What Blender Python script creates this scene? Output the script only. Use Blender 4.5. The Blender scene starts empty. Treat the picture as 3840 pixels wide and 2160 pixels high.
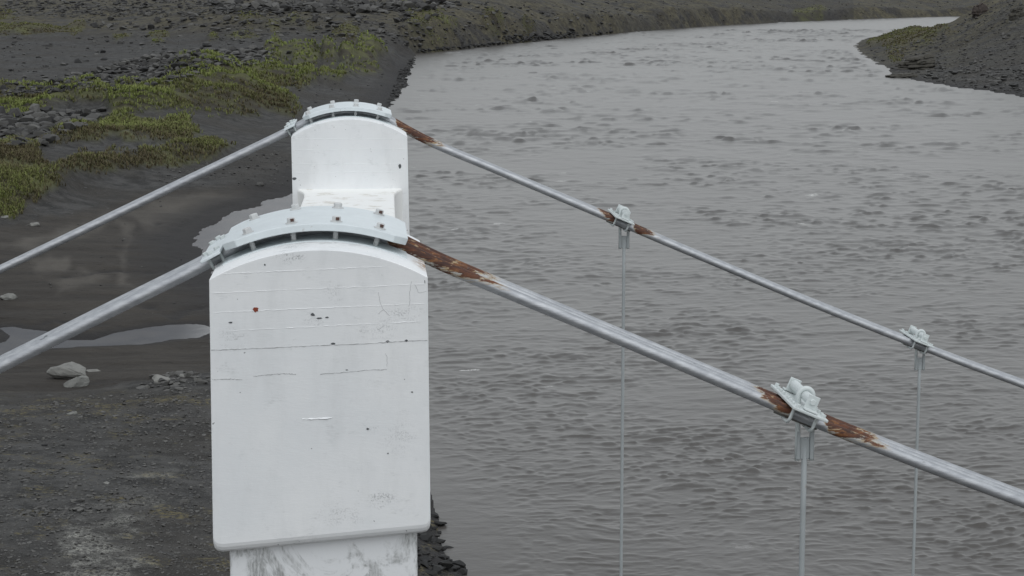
import bpy, bmesh, math, random
import numpy as np
from mathutils import Vector, Matrix, noise as mnoise
R = math.radians
random.seed(7); rng = np.random.default_rng(7)
scene = bpy.context.scene
COL = scene.collection

# ------------------------------------------------------------------ camera
CAM_H, FPX, PX_W, PX_H = 14.0, 7467.0, 3840.0, 2160.0      # 70 mm lens looking slightly down
PITCH = math.atan(1160.0 / FPX)
cam_data = bpy.data.cameras.new('camera'); cam = bpy.data.objects.new('camera', cam_data); COL.objects.link(cam)
cam_data.sensor_width = 36.0; cam_data.lens = 36.0 * FPX / PX_W
cam_data.clip_start = 0.1; cam_data.clip_end = 20000.0
cam.location = (0, 0, CAM_H); cam.rotation_euler = (math.pi / 2 - PITCH, 0, 0)
scene.camera = cam

# ------------------------------------------------------------------ sky, sun, exposure
SUN_EL, SUN_AZ = R(62), R(165)          # high sun veiled by an even cloud layer, a little behind the camera
world = bpy.data.worlds.new('World'); scene.world = world; world.use_nodes = True
wn = world.node_tree.nodes; wl = world.node_tree.links; wn.clear()
sky = wn.new('ShaderNodeTexSky'); sky.sky_type = 'NISHITA'; sky.sun_disc = False
sky.sun_elevation = SUN_EL; sky.sun_rotation = SUN_AZ
sky.air_density = 3.0; sky.dust_density = 0.3; sky.ozone_density = 1.0
hsv = wn.new('ShaderNodeHueSaturation'); hsv.inputs['Saturation'].default_value = 0.08
bg = wn.new('ShaderNodeBackground'); bg.inputs['Strength'].default_value = 0.12
wo = wn.new('ShaderNodeOutputWorld')
wl.new(sky.outputs[0], hsv.inputs['Color']); tint = wn.new('ShaderNodeVectorMath'); tint.operation = 'MULTIPLY'; tint.inputs[1].default_value = (0.955, 1.0, 1.055)   # cool grey cloud
wl.new(hsv.outputs[0], tint.inputs[0]); wl.new(tint.outputs[0], bg.inputs[0]); wl.new(bg.outputs[0], wo.inputs[0])
sl = bpy.data.lights.new('sun', 'SUN'); sl.energy = 0.8; sl.angle = R(60); sl.color = (1.0, 0.985, 0.96)
so = bpy.data.objects.new('sun', sl); COL.objects.link(so)
sdir = Vector((math.sin(SUN_AZ) * math.cos(SUN_EL), math.cos(SUN_AZ) * math.cos(SUN_EL), math.sin(SUN_EL)))
so.rotation_euler = (-sdir).to_track_quat('-Z', 'Y').to_euler()
vs = scene.view_settings
vs.view_transform = 'Standard'; vs.look = 'None'; vs.exposure = 0.12; vs.gamma = 1.0; vs.use_curve_mapping = False

# ------------------------------------------------------------------ picture geometry helpers
CP, SP = math.cos(PITCH), math.sin(PITCH)
def ray(px, py):
    a, b = px - PX_W / 2, py - PX_H / 2
    return np.array([a, FPX * CP - b * SP, -FPX * SP - b * CP], float) if np.isscalar(px) else \
        np.stack([a, FPX * CP - b * SP, -FPX * SP - b * CP], -1)
def on_level(px, py, z):
    r = ray(px, py); t = (z - CAM_H) / r[..., 2]
    return r[..., 0] * t, r[..., 1] * t
def at_dist(px, py, D):
    r = ray(px, py); t = D / r[1]
    return r[0] * t, D, CAM_H + r[2] * t
def project(X, Y, Z):
    dz = Z - CAM_H
    f = Y * CP - dz * SP; d = -Y * SP - dz * CP
    return PX_W / 2 + FPX * X / f, PX_H / 2 + FPX * d / f

# ------------------------------------------------------------------ object helpers
def tag(o, label=None, cat=None, group=None, kind=None):
    if label: o['label'] = label
    if cat: o['category'] = cat
    if group: o['group'] = group
    if kind: o['kind'] = kind
    return o
def link(name, me, parent=None, loc=None):
    o = bpy.data.objects.new(name, me); COL.objects.link(o)
    if parent is not None: o.parent = parent
    if loc is not None: o.location = loc
    return o
def np_mesh(name, V, F, mat=None, smooth=False, attrs=None):
    V = np.asarray(V, np.float32); F = np.asarray(F, np.int32); k = F.shape[1]
    me = bpy.data.meshes.new(name)
    me.vertices.add(len(V)); me.vertices.foreach_set('co', V.ravel())
    me.loops.add(F.size); me.loops.foreach_set('vertex_index', F.ravel())
    me.polygons.add(len(F)); me.polygons.foreach_set('loop_start', np.arange(0, F.size, k, dtype=np.int32))
    me.polygons.foreach_set('use_smooth', np.full(len(F), smooth))
    for an, av in (attrs or {}).items():
        a = me.attributes.new(an, 'FLOAT', 'POINT'); a.data.foreach_set('value', np.asarray(av, np.float32))
    me.update(calc_edges=True)
    if mat: me.materials.append(mat)
    return me
class MB:
    def __init__(s): s.v = []; s.f = []
    def add(s, vs_, fs_):
        b = len(s.v); s.v += [tuple(map(float, p)) for p in vs_]; s.f += [tuple(b + i for i in q) for q in fs_]; return s
    def box(s, c, size, axes=None):
        ax = axes or ((1, 0, 0), (0, 1, 0), (0, 0, 1)); ax = [np.array(a, float) for a in ax]; c = np.array(c, float)
        P = [c + ax[0] * size[0] / 2 * i + ax[1] * size[1] / 2 * j + ax[2] * size[2] / 2 * k for k in (-1, 1) for j in (-1, 1) for i in (-1, 1)]
        return s.add(P, [(0, 2, 3, 1), (4, 5, 7, 6), (0, 1, 5, 4), (2, 6, 7, 3), (0, 4, 6, 2), (1, 3, 7, 5)])
    def tube(s, path, r, n=12, caps=True, up=(0, 1, 0)):
        P = np.array(path, float); m = len(P); T = np.gradient(P, axis=0); T /= np.linalg.norm(T, axis=1)[:, None]
        rr = np.full(m, r) if np.isscalar(r) else np.array(r)
        b = len(s.v); u = np.array(up, float)
        for i in range(m):
            a = u - T[i] * u.dot(T[i])
            if np.linalg.norm(a) < 1e-6: a = np.array([1., 0, 0]) - T[i] * T[i][0]
            a /= np.linalg.norm(a); c = np.cross(T[i], a); u = a
            for k in range(n):
                w = 2 * math.pi * k / n; s.v.append(tuple(P[i] + rr[i] * (a * math.cos(w) + c * math.sin(w))))
        for i in range(m - 1):
            for k in range(n):
                k2 = (k + 1) % n; s.f.append((b + i * n + k, b + i * n + k2, b + (i + 1) * n + k2, b + (i + 1) * n + k))
        if caps:
            s.f.append(tuple(b + k for k in range(n))[::-1]); s.f.append(tuple(b + (m - 1) * n + k for k in range(n)))
        return s
    def rod(s, p, q, r, n=10): return s.tube([p, q], r, n)
    def hexagon(s, c, axis, r, h, spin=0.0, n=6):
        c = np.array(c, float); a = np.array(axis, float); a /= np.linalg.norm(a)
        x = np.cross(a, [0, 1, 0.123]); x /= np.linalg.norm(x); y = np.cross(a, x)
        ring = [x * math.cos(spin + 2 * math.pi * k / n) * r + y * math.sin(spin + 2 * math.pi * k / n) * r for k in range(n)]
        V = [c + w for w in ring] + [c + a * h * 0.82 + w for w in ring] + [c + a * h + w * 0.86 for w in ring]
        F = [tuple(range(n))[::-1], tuple(range(2 * n, 3 * n))]
        for l in range(2):
            for k in range(n): F.append((l * n + k, l * n + (k + 1) % n, (l + 1) * n + (k + 1) % n, (l + 1) * n + k))
        return s.add(V, F)
    def build(s, name, mat, parent=None, off=(0, 0, 0), smooth=False, bevel=0.0, seg=2, angle=30, fix=True):
        me = bpy.data.meshes.new(name); off = np.array(off, float)
        me.from_pydata([tuple(np.array(p) - off) for p in s.v], [], s.f); me.materials.append(mat)
        if fix:
            bm = bmesh.new(); bm.from_mesh(me); bmesh.ops.recalc_face_normals(bm, faces=bm.faces); bm.to_mesh(me); bm.free()
        if smooth: me.polygons.foreach_set('use_smooth', [True] * len(me.polygons))
        o = link(name, me, parent)
        if bevel:
            b = o.modifiers.new('edge', 'BEVEL'); b.width = bevel; b.segments = seg; b.limit_method = 'ANGLE'; b.angle_limit = R(angle)
        return o
def catmull(P, n=10):
    P = np.array(P, float); out = []
    for i in range(len(P) - 1):
        p0 = P[max(i - 1, 0)]; p1 = P[i]; p2 = P[i + 1]; p3 = P[min(i + 2, len(P) - 1)]
        for t in np.linspace(0, 1, n, endpoint=False):
            out.append(0.5 * (2 * p1 + (p2 - p0) * t + (2 * p0 - 5 * p1 + 4 * p2 - p3) * t * t + (3 * p1 - p0 - 3 * p2 + p3) * t ** 3))
    out.append(P[-1]); return np.array(out)

# ------------------------------------------------------------------ material helpers
class NT:
    def __init__(s, name):
        s.m = bpy.data.materials.new(name); s.m.use_nodes = True; s.t = s.m.node_tree; s.t.nodes.clear()
        s.out = s.n('ShaderNodeOutputMaterial'); s.p = s.n('ShaderNodeBsdfPrincipled'); s.l(s.p.outputs[0], s.out.inputs[0])
    def n(s, k, **kw):
        x = s.t.nodes.new(k)
        for a, b in kw.items(): setattr(x, a, b)
        return x
    def l(s, a, b): s.t.links.new(a, b)
    def put(s, sock, v):
        if hasattr(v, 'is_output') or isinstance(v, bpy.types.NodeSocket): s.l(v, sock)
        else: sock.default_value = v
    def math(s, op, a, b=0.0, c=0.0, clamp=False):
        x = s.n('ShaderNodeMath', operation=op, use_clamp=clamp); s.put(x.inputs[0], a); s.put(x.inputs[1], b)
        if len(x.inputs) > 2: s.put(x.inputs[2], c)
        return x.outputs[0]
    def mix(s, f, a, b):
        x = s.n('ShaderNodeMix', data_type='RGBA'); s.put(x.inputs[0], f)
        s.put(x.inputs[6], a if not isinstance(a, tuple) else (*a, 1)[:4]); s.put(x.inputs[7], b if not isinstance(b, tuple) else (*b, 1)[:4]); return x.outputs[2]
    def coord(s, kind='Object'): return s.n('ShaderNodeTexCoord').outputs[kind]
    def pos(s): return s.n('ShaderNodeNewGeometry').outputs['Position']
    def mapping(s, v, scale=(1, 1, 1), rot=(0, 0, 0), loc=(0, 0, 0)):
        x = s.n('ShaderNodeMapping'); s.l(v, x.inputs[0]); x.inputs['Scale'].default_value = scale; x.inputs['Rotation'].default_value = rot; x.inputs['Location'].default_value = loc
        return x.outputs[0]
    def noise(s, v, scale, detail=4, rough=0.55, dist=0.0):
        x = s.n('ShaderNodeTexNoise'); s.l(v, x.inputs['Vector']); x.inputs['Scale'].default_value = scale
        x.inputs['Detail'].default_value = detail; x.inputs['Roughness'].default_value = rough; x.inputs['Distortion'].default_value = dist
        return x.outputs[0]
    def ramp(s, f, a, b, lo=0.0, hi=1.0):
        x = s.n('ShaderNodeMapRange', interpolation_type='SMOOTHSTEP'); s.put(x.inputs[0], f)
        for i, v in enumerate((a, b, lo, hi)): x.inputs[i + 1].default_value = v
        return x.outputs[0]
    def attr(s, name): x = s.n('ShaderNodeAttribute'); x.attribute_name = name; return x.outputs['Fac']
    def bump(s, h, strength, dist, normal=None):
        x = s.n('ShaderNodeBump'); s.l(h, x.inputs['Height']); x.inputs['Strength'].default_value = strength; x.inputs['Distance'].default_value = dist
        if normal: s.l(normal, x.inputs['Normal'])
        s.l(x.outputs[0], s.p.inputs['Normal']); return x.outputs[0]
    def set(s, **kw):
        names = dict(color='Base Color', rough='Roughness', metal='Metallic', spec='Specular IOR Level', ior='IOR')
        for k, v in kw.items(): s.put(s.p.inputs[names[k]], (*v, 1)[:4] if isinstance(v, tuple) else v)
        return s

# ================================================================== TERRAIN
def hash2(ix, iy, seed):
    n = (ix.astype(np.int64) * 374761393 + iy.astype(np.int64) * 668265263 + seed * 974711) & 0x7fffffff
    n = ((n ^ (n >> 13)) * 1274126177) & 0x7fffffff
    return ((n ^ (n >> 16)) & 0xffff) / 65535.0
def vnoise(x, y, seed=0):
    ix, iy = np.floor(x), np.floor(y); fx, fy = x - ix, y - iy
    fx = fx * fx * fx * (fx * (fx * 6 - 15) + 10); fy = fy * fy * fy * (fy * (fy * 6 - 15) + 10)
    a, b = hash2(ix, iy, seed), hash2(ix + 1, iy, seed); c, d = hash2(ix, iy + 1, seed), hash2(ix + 1, iy + 1, seed)
    return (a + (b - a) * fx) * (1 - fy) + (c + (d - c) * fx) * fy
def fbm(x, y, lam, octv=4, seed=0, gain=0.5):
    s, a, t = 0, 1.0, 0
    for o in range(octv):
        s = s + a * (vnoise(x / lam + 17.3 * o, y / lam - 9.1 * o, seed + o) - 0.5); t += a; a *= gain; lam /= 2.03
    return s / t * 2
def sdf(X, Y, poly):
    """signed distance to a polygon, positive inside"""
    P = np.array(poly, float); Q = np.roll(P, -1, axis=0); d2 = np.full(X.shape, 1e18); ins = np.zeros(X.shape, bool)
    for (x1, y1), (x2, y2) in zip(P, Q):
        ex, ey = x2 - x1, y2 - y1; L = ex * ex + ey * ey + 1e-12
        t = np.clip(((X - x1) * ex + (Y - y1) * ey) / L, 0, 1)
        d2 = np.minimum(d2, (X - x1 - t * ex) ** 2 + (Y - y1 - t * ey) ** 2)
        c = ((y1 > Y) != (y2 > Y)) & (X < (x2 - x1) * (Y - y1) / (y2 - y1 + 1e-12) + x1); ins ^= c
    d = np.sqrt(d2); return np.where(ins, d, -d)
def smooth(a, b, x):
    t = np.clip((x - a) / (b - a), 0, 1); return t * t * (3 - 2 * t)

SHORE_L = [(1725, 2160), (1690, 2080), (1640, 1960), (1612, 1880), (1560, 1780), (1450, 1620), (1300, 1400), (1100, 1220), (900, 1090), (800, 1040),
           (745, 960), (738, 900), (790, 850), (880, 800), (1000, 760), (1085, 725), (1180, 690), (1290, 600), (1380, 480), (1430, 425), (1465, 388),
           (1500, 345), (1530, 318), (1518, 290), (1540, 265), (1548, 240), (1558, 216), (1540, 203), (1600, 199), (1700, 189), (1900, 166), (2100, 146),
           (2400, 118), (2700, 96), (3000, 81), (3300, 69), (3550, 62), (3700, 59), (4200, 54), (5200, 48)]
SHORE_R = [(5200, 80), (4200, 92), (3800, 97), (3560, 106), (3450, 112), (3330, 127), (3240, 147), (3208, 172), (3218, 192), (3250, 215), (3300, 246), (3338, 262),
           (3346, 286), (3400, 294), (3470, 309), (3560, 325), (3650, 336), (3740, 347), (3840, 366), (4100, 430), (4600, 600)]
def lvl(pts, z=0.0): return [tuple(float(c) for c in on_level(float(a), float(b), z)) for a, b in pts]
RIVER = [(8, -60), (5, 0), (2.2, 12), (0.6, 25), (-0.4, 38)] + lvl(SHORE_L) + lvl(SHORE_R) + [(64, 90), (70, 20), (75, -60)]
PUDDLE_PX = [(-700, 1215), (-300, 1212), (0, 1226), (60, 1226), (150, 1236), (250, 1262), (350, 1262), (500, 1240), (640, 1220), (740, 1216), (776, 1226), (778, 1248), (740, 1266), (600, 1284),
             (440, 1298), (320, 1304), (200, 1308), (130, 1306), (60, 1320), (0, 1330), (-300, 1330), (-700, 1330)]
PUDDLE = lvl(PUDDLE_PX)
BAR_PX = [(-300, 1236), (0, 1232), (40, 1262), (20, 1284), (-80, 1296), (-300, 1290)]
BAR = lvl(BAR_PX)

CZ = [  # picture x, y, height above water
    (0, 2160, 2.0), (400, 2160, 2.0), (800, 2160, 1.7), (1300, 2160, 1.2), (1600, 2160, .55), (0, 1800, 1.6), (400, 1800, 1.5), (750, 1800, 1.2), (1200, 1800, .8), (1450, 1800, .5),
    (0, 1560, .95), (400, 1520, .85), (750, 1470, .8), (1200, 1450, .4), (0, 1440, .5), (300, 1450, .45), (600, 1390, .4), (760, 1380, .35),
    (0, 1340, .12), (400, 1325, .12), (700, 1320, .15), (900, 1250, .2), (0, 1200, .16), (400, 1225, .14), (750, 1195, .15), (1000, 1200, .15),
    (0, 1000, .42), (300, 1000, .38), (600, 950, .25), (690, 900, .12), (0, 870, .6), (300, 800, .55), (600, 740, .4), (900, 722, .3), (1000, 690, .35),
    (0, 810, .8), (150, 770, .9), (300, 710, .9), (500, 680, .8), (700, 640, .8), (900, 600, .7), (1050, 560, .6),
    (0, 655, 2.4), (230, 625, 2.2), (500, 590, 1.8), (750, 560, 1.5), (900, 520, 1.2),
    (0, 560, 2.2), (200, 520, 2.2), (500, 470, 2.2), (700, 450, 2.2), (900, 470, 1.2), (0, 430, 2.3), (300, 420, 2.3), (700, 400, 2.4), (1000, 400, 1.5), (1200, 420, .8),
    (1350, 400, .5), (1480, 330, .35), (1450, 260, .6), (1530, 220, .3), (0, 350, 2.5), (500, 300, 2.6), (900, 300, 2.8), (1100, 290, 2.2), (1300, 260, 1.5), (1400, 215, 1.6), (1500, 205, .8),
    (0, 250, 2.9), (500, 220, 2.9), (900, 180, 3.2), (1200, 165, 3.3), (1400, 170, 2.6), (0, 160, 3.2), (500, 150, 3.4), (900, 142, 3.6), (1200, 142, 3.6), (1430, 160, 3.0)]
CD = [  # picture x, y, distance
    (0, 128, 400), (300, 126, 400), (600, 124, 392), (0, 60, 480), (0, 10, 600), (400, 70, 425), (400, 8, 560), (700, 48, 410), (700, 8, 520), (900, 36, 400), (900, 5, 520),
    (1050, 26, 402), (1200, 18, 404), (1200, 0, 500), (1400, 14, 406), (1400, 0, 480), (1400, 90, 374), (1560, 100, 382), (1560, 14, 420), (1560, -20, 520), (1800, 100, 420), (1800, 0, 450),
    (2000, 90, 465), (2000, -5, 500), (2000, -30, 640), (2400, 60, 555), (2400, 0, 580), (2400, -35, 640), (3000, 40, 690), (3000, 0, 720), (3000, -45, 780), (3500, 30, 775), (3500, 0, 800), (3500, -50, 870),
    (4200, 0, 830), (4200, -60, 900),
    (3500, 112, 540), (3560, 109, 520), (3600, 88, 540), (3640, 64, 500), (3640, 68, 560), (3665, 30, 480), (3330, 150, 428), (3450, 140, 436), (3450, 125, 473), (3560, 112, 455), (3500, 200, 350), (3600, 250, 300), (3600, 180, 345), (3700, 250, 285), (3700, 150, 330), (3600, 86, 400), (3650, 40, 400), (3690, 0, 402),
    (3700, 60, 370), (3840, 300, 262), (3840, 200, 300), (3840, 100, 330), (3840, 0, 360), (4200, 0, 330), (4200, 200, 270), (4200, 380, 218), (4600, 100, 260), (4600, 400, 190), (4600, 560, 160)]
CW = [(-1, 30, 2.2), (-.3, 30, 1.8), (-1, 12, 2.2), (-.6, 8, 2.2), (-1.5, 3, 2.2), (-.34, 1200, 11), (-.1, 1200, 12), (.1, 1200, 13), (.3, 1200, 14), (.31, 480, 12), (.34, 400, 12), (.285, 520, 9)]  # tan azimuth, dist, height
pts = []
for x, y, z in CZ:
    X, Y = on_level(float(x), float(y), z); pts.append((X, Y, z))
    if x == 0:
        X, Y = on_level(-800.0, float(y), z); pts.append((X, Y, z * 1.02))
for x, y, D in CD:
    pts.append(at_dist(float(x), float(y), float(D)))
    if x == 0: pts.append(at_dist(-800.0, float(y), float(D)))
for a, D, z in CW: pts.append((a * D, D, z))
pts = np.array(pts)
def feat(X, Y): return np.stack([X / np.maximum(Y, 2) * 5.0, np.log(np.maximum(Y, 2)) * 1.6], -1)
fp = feat(pts[:, 0], pts[:, 1])
K = np.linalg.norm(fp[:, None] - fp[None], axis=-1); n_ = len(pts)
A = np.zeros((n_ + 1, n_ + 1)); A[:n_, :n_] = -K - 0 * np.eye(n_) + np.eye(n_) * -0.004; A[:n_, n_] = 1; A[n_, :n_] = 1
Wt = np.linalg.solve(A, np.concatenate([pts[:, 2], [0]]))
def base_height(X, Y):
    out = np.empty(X.size); f = feat(X.ravel(), Y.ravel())
    for i in range(0, len(f), 40000):
        g = f[i:i + 40000]; d = np.sqrt(((g[:, None, :] - fp[None]) ** 2).sum(-1)); out[i:i + 40000] = -d @ Wt[:n_] + Wt[n_]
    return np.clip(out.reshape(X.shape), 0.06, 16)

# fan shaped tessellation, fine enough for the distance
az = np.arange(-0.335, 0.3351, 0.0007)
inv = np.linspace(1 / 33.0, 1 / 330.0, 520)
D_rows = np.concatenate([np.linspace(-40, 32, 18), 1 / inv, np.linspace(331.5, 620, 200), np.geomspace(623, 900, 70), np.geomspace(915, 1600, 30)])
NA, ND = len(az), len(D_rows)
Yg = np.repeat(D_rows[:, None], NA, 1); Xg = az[None, :] * np.maximum(Yg, 33.0 + (33 - np.minimum(Yg, 33)) * 1.2)
dist_w = -sdf(Xg, Yg, RIVER)                                   # + on land
dist_w = dist_w + fbm(Xg, Yg, 3.0, 3, 5) * np.clip(Yg / 150, .15, 1.2) * .9
hb = base_height(Xg, Yg)
def px_of(X, Y, Z):
    Yc = np.maximum(Y, 20); return project(X, Yc, Z)

GRASS = [
    [(-900, 640), (0, 655), (220, 628), (232, 690), (150, 735), (70, 800), (0, 806), (-900, 830)],
    [(-900, 540), (0, 560), (130, 556), (165, 625), (230, 632), (290, 598), (520, 590), (640, 572), (760, 545), (860, 556), (800, 590), (640, 615), (520, 632), (350, 645), (220, 650), (0, 700), (-900, 690)],
    [(130, 548), (300, 500), (450, 432), (560, 470), (690, 448), (735, 505), (690, 522), (560, 528), (380, 525), (250, 552)],
    [(405, 398), (560, 372), (740, 350), (860, 362), (1040, 352), (1110, 428), (1010, 425), (930, 440), (830, 428), (760, 405), (640, 412), (520, 420), (430, 440)],
    [(-900, 360), (0, 372), (180, 352), (340, 330), (400, 372), (395, 402), (260, 396), (180, 420), (0, 425), (-900, 420)],
    [(630, 300), (700, 262), (800, 248), (860, 268), (1060, 282), (1180, 292), (1205, 300), (1120, 328), (940, 318), (760, 330), (640, 340)],
    [(430, 345), (520, 340), (535, 358), (440, 368)],
    [(985, 275), (1020, 242), (1050, 248), (1066, 278)], [(1008, 200), (1090, 188), (1170, 205), (1190, 232), (1090, 245), (1080, 216)],
    [(1080, 235), (1130, 215), (1180, 225), (1180, 262), (1110, 262)], [(1200, 205), (1240, 196), (1282, 235), (1270, 250), (1210, 235)],
    [(1290, 208), (1330, 205), (1350, 235), (1300, 232)], [(1315, 172), (1370, 178), (1450, 205), (1452, 235), (1400, 245), (1345, 232), (1360, 200)],
    [(1285, 272), (1340, 252), (1400, 258), (1396, 272), (1320, 276)], [(1220, 286), (1340, 284), (1330, 294), (1230, 296)],
    [(-900, 92), (0, 96), (110, 90), (220, 100), (300, 98), (290, 114), (160, 122), (0, 116), (-900, 118)], [(-900, 40), (0, 46), (50, 52), (60, 66), (0, 68), (-900, 70)],
    [(555, 138), (600, 132), (625, 140), (560, 144)], [(770, 138), (800, 131), (815, 140), (775, 143)], [(886, 138), (915, 124), (945, 140), (900, 142)],
    [(420, 143), (465, 139), (470, 146), (425, 148)], [(870, 70), (900, 38), (960, 45), (1000, 75), (940, 105)], [(1080, 70), (1110, 62), (1120, 85), (1085, 85)], [(1020, 90), (1045, 88), (1050, 118), (1022, 120)],
    [(1240, 110), (1290, 95), (1350, 130), (1330, 150), (1250, 145)], [(1140, 95), (1175, 90), (1180, 112), (1150, 112)],
    [(1600, 150), (1680, 130), (1740, 120), (1760, 150), (1690, 168), (1610, 172)], [(1880, 130), (1950, 110), (1965, 75), (2010, 100), (2000, 140), (1920, 148)],
    [(2120, 100), (2190, 92), (2260, 110), (2200, 122), (2130, 118)], [(2290, 95), (2350, 85), (2380, 100), (2310, 110)], [(1690, 150), (1760, 118), (1790, 140), (1740, 162)],
    [(2420, 78), (2460, 72), (2470, 88), (2430, 92)], [(3005, 45), (3070, 38), (3080, 55), (3020, 60)], [(3170, 40), (3230, 32), (3235, 48), (3180, 54)],
    [(1500, 40), (1640, 45), (1700, 80), (1560, 100)], [(1800, 60), (1860, 40), (1880, 80), (1830, 90)], [(1610, 60), (1680, 60), (1650, 110), (1600, 100)],
    [(3290, 150), (3400, 128), (3520, 112), (3565, 124), (3450, 165), (3340, 172), (3280, 170)], [(3320, 190), (3380, 180), (3420, 205), (3350, 215)]]
MUD = [[(-900, 840), (0, 850), (300, 790), (600, 712), (900, 702), (1070, 700), (1110, 740), (1000, 790), (800, 1080), (860, 1280), (780, 1400), (500, 1440), (250, 1480), (0, 1470), (-900, 1490)]]
LIGHTMUD = [[(0, 930), (400, 800), (640, 742), (880, 715), (1000, 725), (880, 790), (740, 850), (690, 900), (560, 860), (480, 800), (340, 870), (150, 930)],
            [(440, 830), (500, 850), (480, 920), (475, 1000), (500, 1085), (450, 1080), (455, 980), (470, 900)], [(200, 1060), (330, 1030), (300, 1010), (420, 1030), (330, 1060), (230, 1090)],
            [(100, 990), (250, 960), (260, 1010), (150, 1030)]]
PALE = [[(465, 1805), (520, 1775), (640, 1768), (650, 1785), (560, 1800), (490, 1820)], [(330, 1890), (450, 1870), (590, 1858), (610, 1880), (480, 1905), (340, 1900)],
        [(250, 1960), (340, 1905), (500, 1900), (560, 1960), (420, 2040), (560, 2100), (480, 2160), (440, 2230), (210, 2230), (230, 2080)]]
ROCKY = [[(-900, 320), (0, 335), (180, 300), (330, 272), (500, 215), (700, 190), (980, 178), (1040, 230), (940, 252), (820, 245), (620, 328), (420, 345), (330, 335), (0, 372), (-900, 380)],
         [(-900, 430), (0, 432), (250, 420), (430, 420), (330, 470), (160, 548), (0, 560), (-900, 570)],
         [(-900, -40), (0, -30), (1500, -30), (2000, -30), (1500, 60), (900, 70), (600, 62), (300, 70), (0, 60), (-900, 60)]]
def zone(X, Y, PXx, PXy, polys, feather, warp, seed, grow=0.0):
    m = np.zeros(X.shape); wx = fbm(PXx, PXy * 2, 60, 3, seed) * warp; wy = fbm(PXx + 900, PXy * 2, 60, 3, seed + 7) * warp * .6
    for p in polys:
        q = np.array(p, float); b = 60
        sel = (PXx > q[:, 0].min() - b) & (PXx < q[:, 0].max() + b) & (PXy > q[:, 1].min() - b) & (PXy < q[:, 1].max() + b)
        if sel.any():
            d = sdf(PXx[sel] + wx[sel], PXy[sel] + wy[sel], p) + grow; m[sel] = np.maximum(m[sel], smooth(-feather, feather, d))
    return m
PXx, PXy = px_of(Xg, Yg, hb)
scal = np.clip(Yg / 200, .2, 2.0)
grass = zone(Xg, Yg, PXx, PXy, GRASS, 13, 36, 11, 7)
gdome = zone(Xg, Yg, PXx, PXy, GRASS, 24, 30, 11, 6)
mud = zone(Xg, Yg, PXx, PXy, MUD, 14, 22, 21)
lmud = zone(Xg, Yg, PXx, PXy, LIGHTMUD, 18, 30, 31) * (0.55 + .45 * np.clip(fbm(PXx, PXy * 3, 90, 4, 33) + .5, 0, 1))
pale = zone(Xg, Yg, PXx, PXy, PALE, 34, 30, 41) * np.clip(.42 + 1.3 * fbm(PXx * .6, PXy * 2, 45, 4, 43), 0, 1)
rocky = zone(Xg, Yg, PXx, PXy, ROCKY, 16, 24, 51)
near_bank = smooth(1440, 1520, PXy) * (PXx < 1700)
far = smooth(250, 400, Yg)
hum = gdome * (0.12 + 2.3 * np.clip(fbm(Xg, Yg * .55, 9, 4, 61) + .34, 0, 1.2)) * np.clip((Yg - 60) / 130, .5, 1.3) * np.where(Yg > 330, .6, 1)
h = hb + hum
h += (1 - mud) * (fbm(Xg, Yg, 9, 4, 71) * .16 + fbm(Xg, Yg, 1.1, 3, 73) * .05) * (1 + 1.3 * far)
h += mud * (fbm(Xg, Yg, 7, 3, 75) * .05)
ter = fbm(Xg * .35, Yg, 2.6, 3, 77) * 2.2; h += mud * (np.floor(ter) + smooth(.85, 1, ter - np.floor(ter))) * .05
scarp = smooth(340, 400, Yg) * (1 - smooth(620, 800, Yg)) * smooth(2.5, 5, hb)
h += scarp * fbm(Xg, Yg, 14, 4, 79) * 1.0
h = np.maximum(h, .07)
prof = np.clip(dist_w / (1.2 + 2.2 * np.clip(Yg / 300, 0, 1)), 0, 1) ** .75
h = np.where(dist_w > 0, .03 + (h - .03) * np.maximum(prof, .0), np.maximum(dist_w * .35, -1.6) - .02)
pd = sdf(Xg, Yg, PUDDLE) + fbm(Xg, Yg, 1.5, 3, 81) * .35; bd = sdf(Xg, Yg, BAR)
pd = np.minimum(pd, -bd)
h = np.where(pd > 0, np.minimum(h, -np.minimum(pd * .2, .15)), np.where(pd > -2.0, np.minimum(h, .012 + (-pd) * .12 + np.clip(-pd - .8, 0, 9) * .4), h))
wet = np.clip(np.maximum(1.5 - dist_w / 2.9, 1.2 + pd / .7), 0, 1) * np.where(Yg < 330, 1, .4)
SEEP_SHADE = [[(250, 1048), (330, 1036), (400, 1022), (460, 1014), (540, 1020), (620, 1018)], [(600, 838), (650, 843), (720, 836), (745, 820)], [(-100, 1196), (0, 1200), (120, 1208), (200, 1194), (300, 1204), (420, 1216)],
         [(540, 1140), (600, 1160), (640, 1182), (700, 1152), (780, 1140)], [(690, 905), (700, 860), (740, 812), (830, 772), (960, 737)], [(430, 940), (520, 935), (620, 938)], [(300, 1470), (400, 1456), (500, 1452)], [(0, 1000), (90, 985), (160, 960)], [(640, 1080), (700, 1072), (770, 1050)]]
for pl_ in SEEP_SHADE:  # damp crack ditches; the dark tint also paints in their weak shade
    W_ = np.array(lvl(pl_, .2)); d_ = np.full(Xg.shape, 9e9); Xs = Xg + fbm(Xg, Yg, 1.2, 3, 301) * .5; Ys = Yg + fbm(Xg, Yg, 1.2, 3, 303) * .7
    for (x1, y1), (x2, y2) in zip(W_[:-1], W_[1:]):
        tt = np.clip(((Xs - x1) * (x2 - x1) + (Ys - y1) * (y2 - y1)) / ((x2 - x1) ** 2 + (y2 - y1) ** 2), 0, 1); d_ = np.minimum(d_, np.hypot(Xs - x1 - tt * (x2 - x1), Ys - y1 - tt * (y2 - y1)))
    q_ = np.exp(-(d_ / .30) ** 2) * np.clip(.7 + 1.2 * fbm(Xg, Yg, 2.5, 2, 305), 0, 1); h = np.where(h > .05, np.maximum(h - .10 * q_, np.minimum(h, .055)), h); wet = np.maximum(wet, q_ * .95)
V = np.stack([Xg, Yg, h], -1).reshape(-1, 3)
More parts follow.
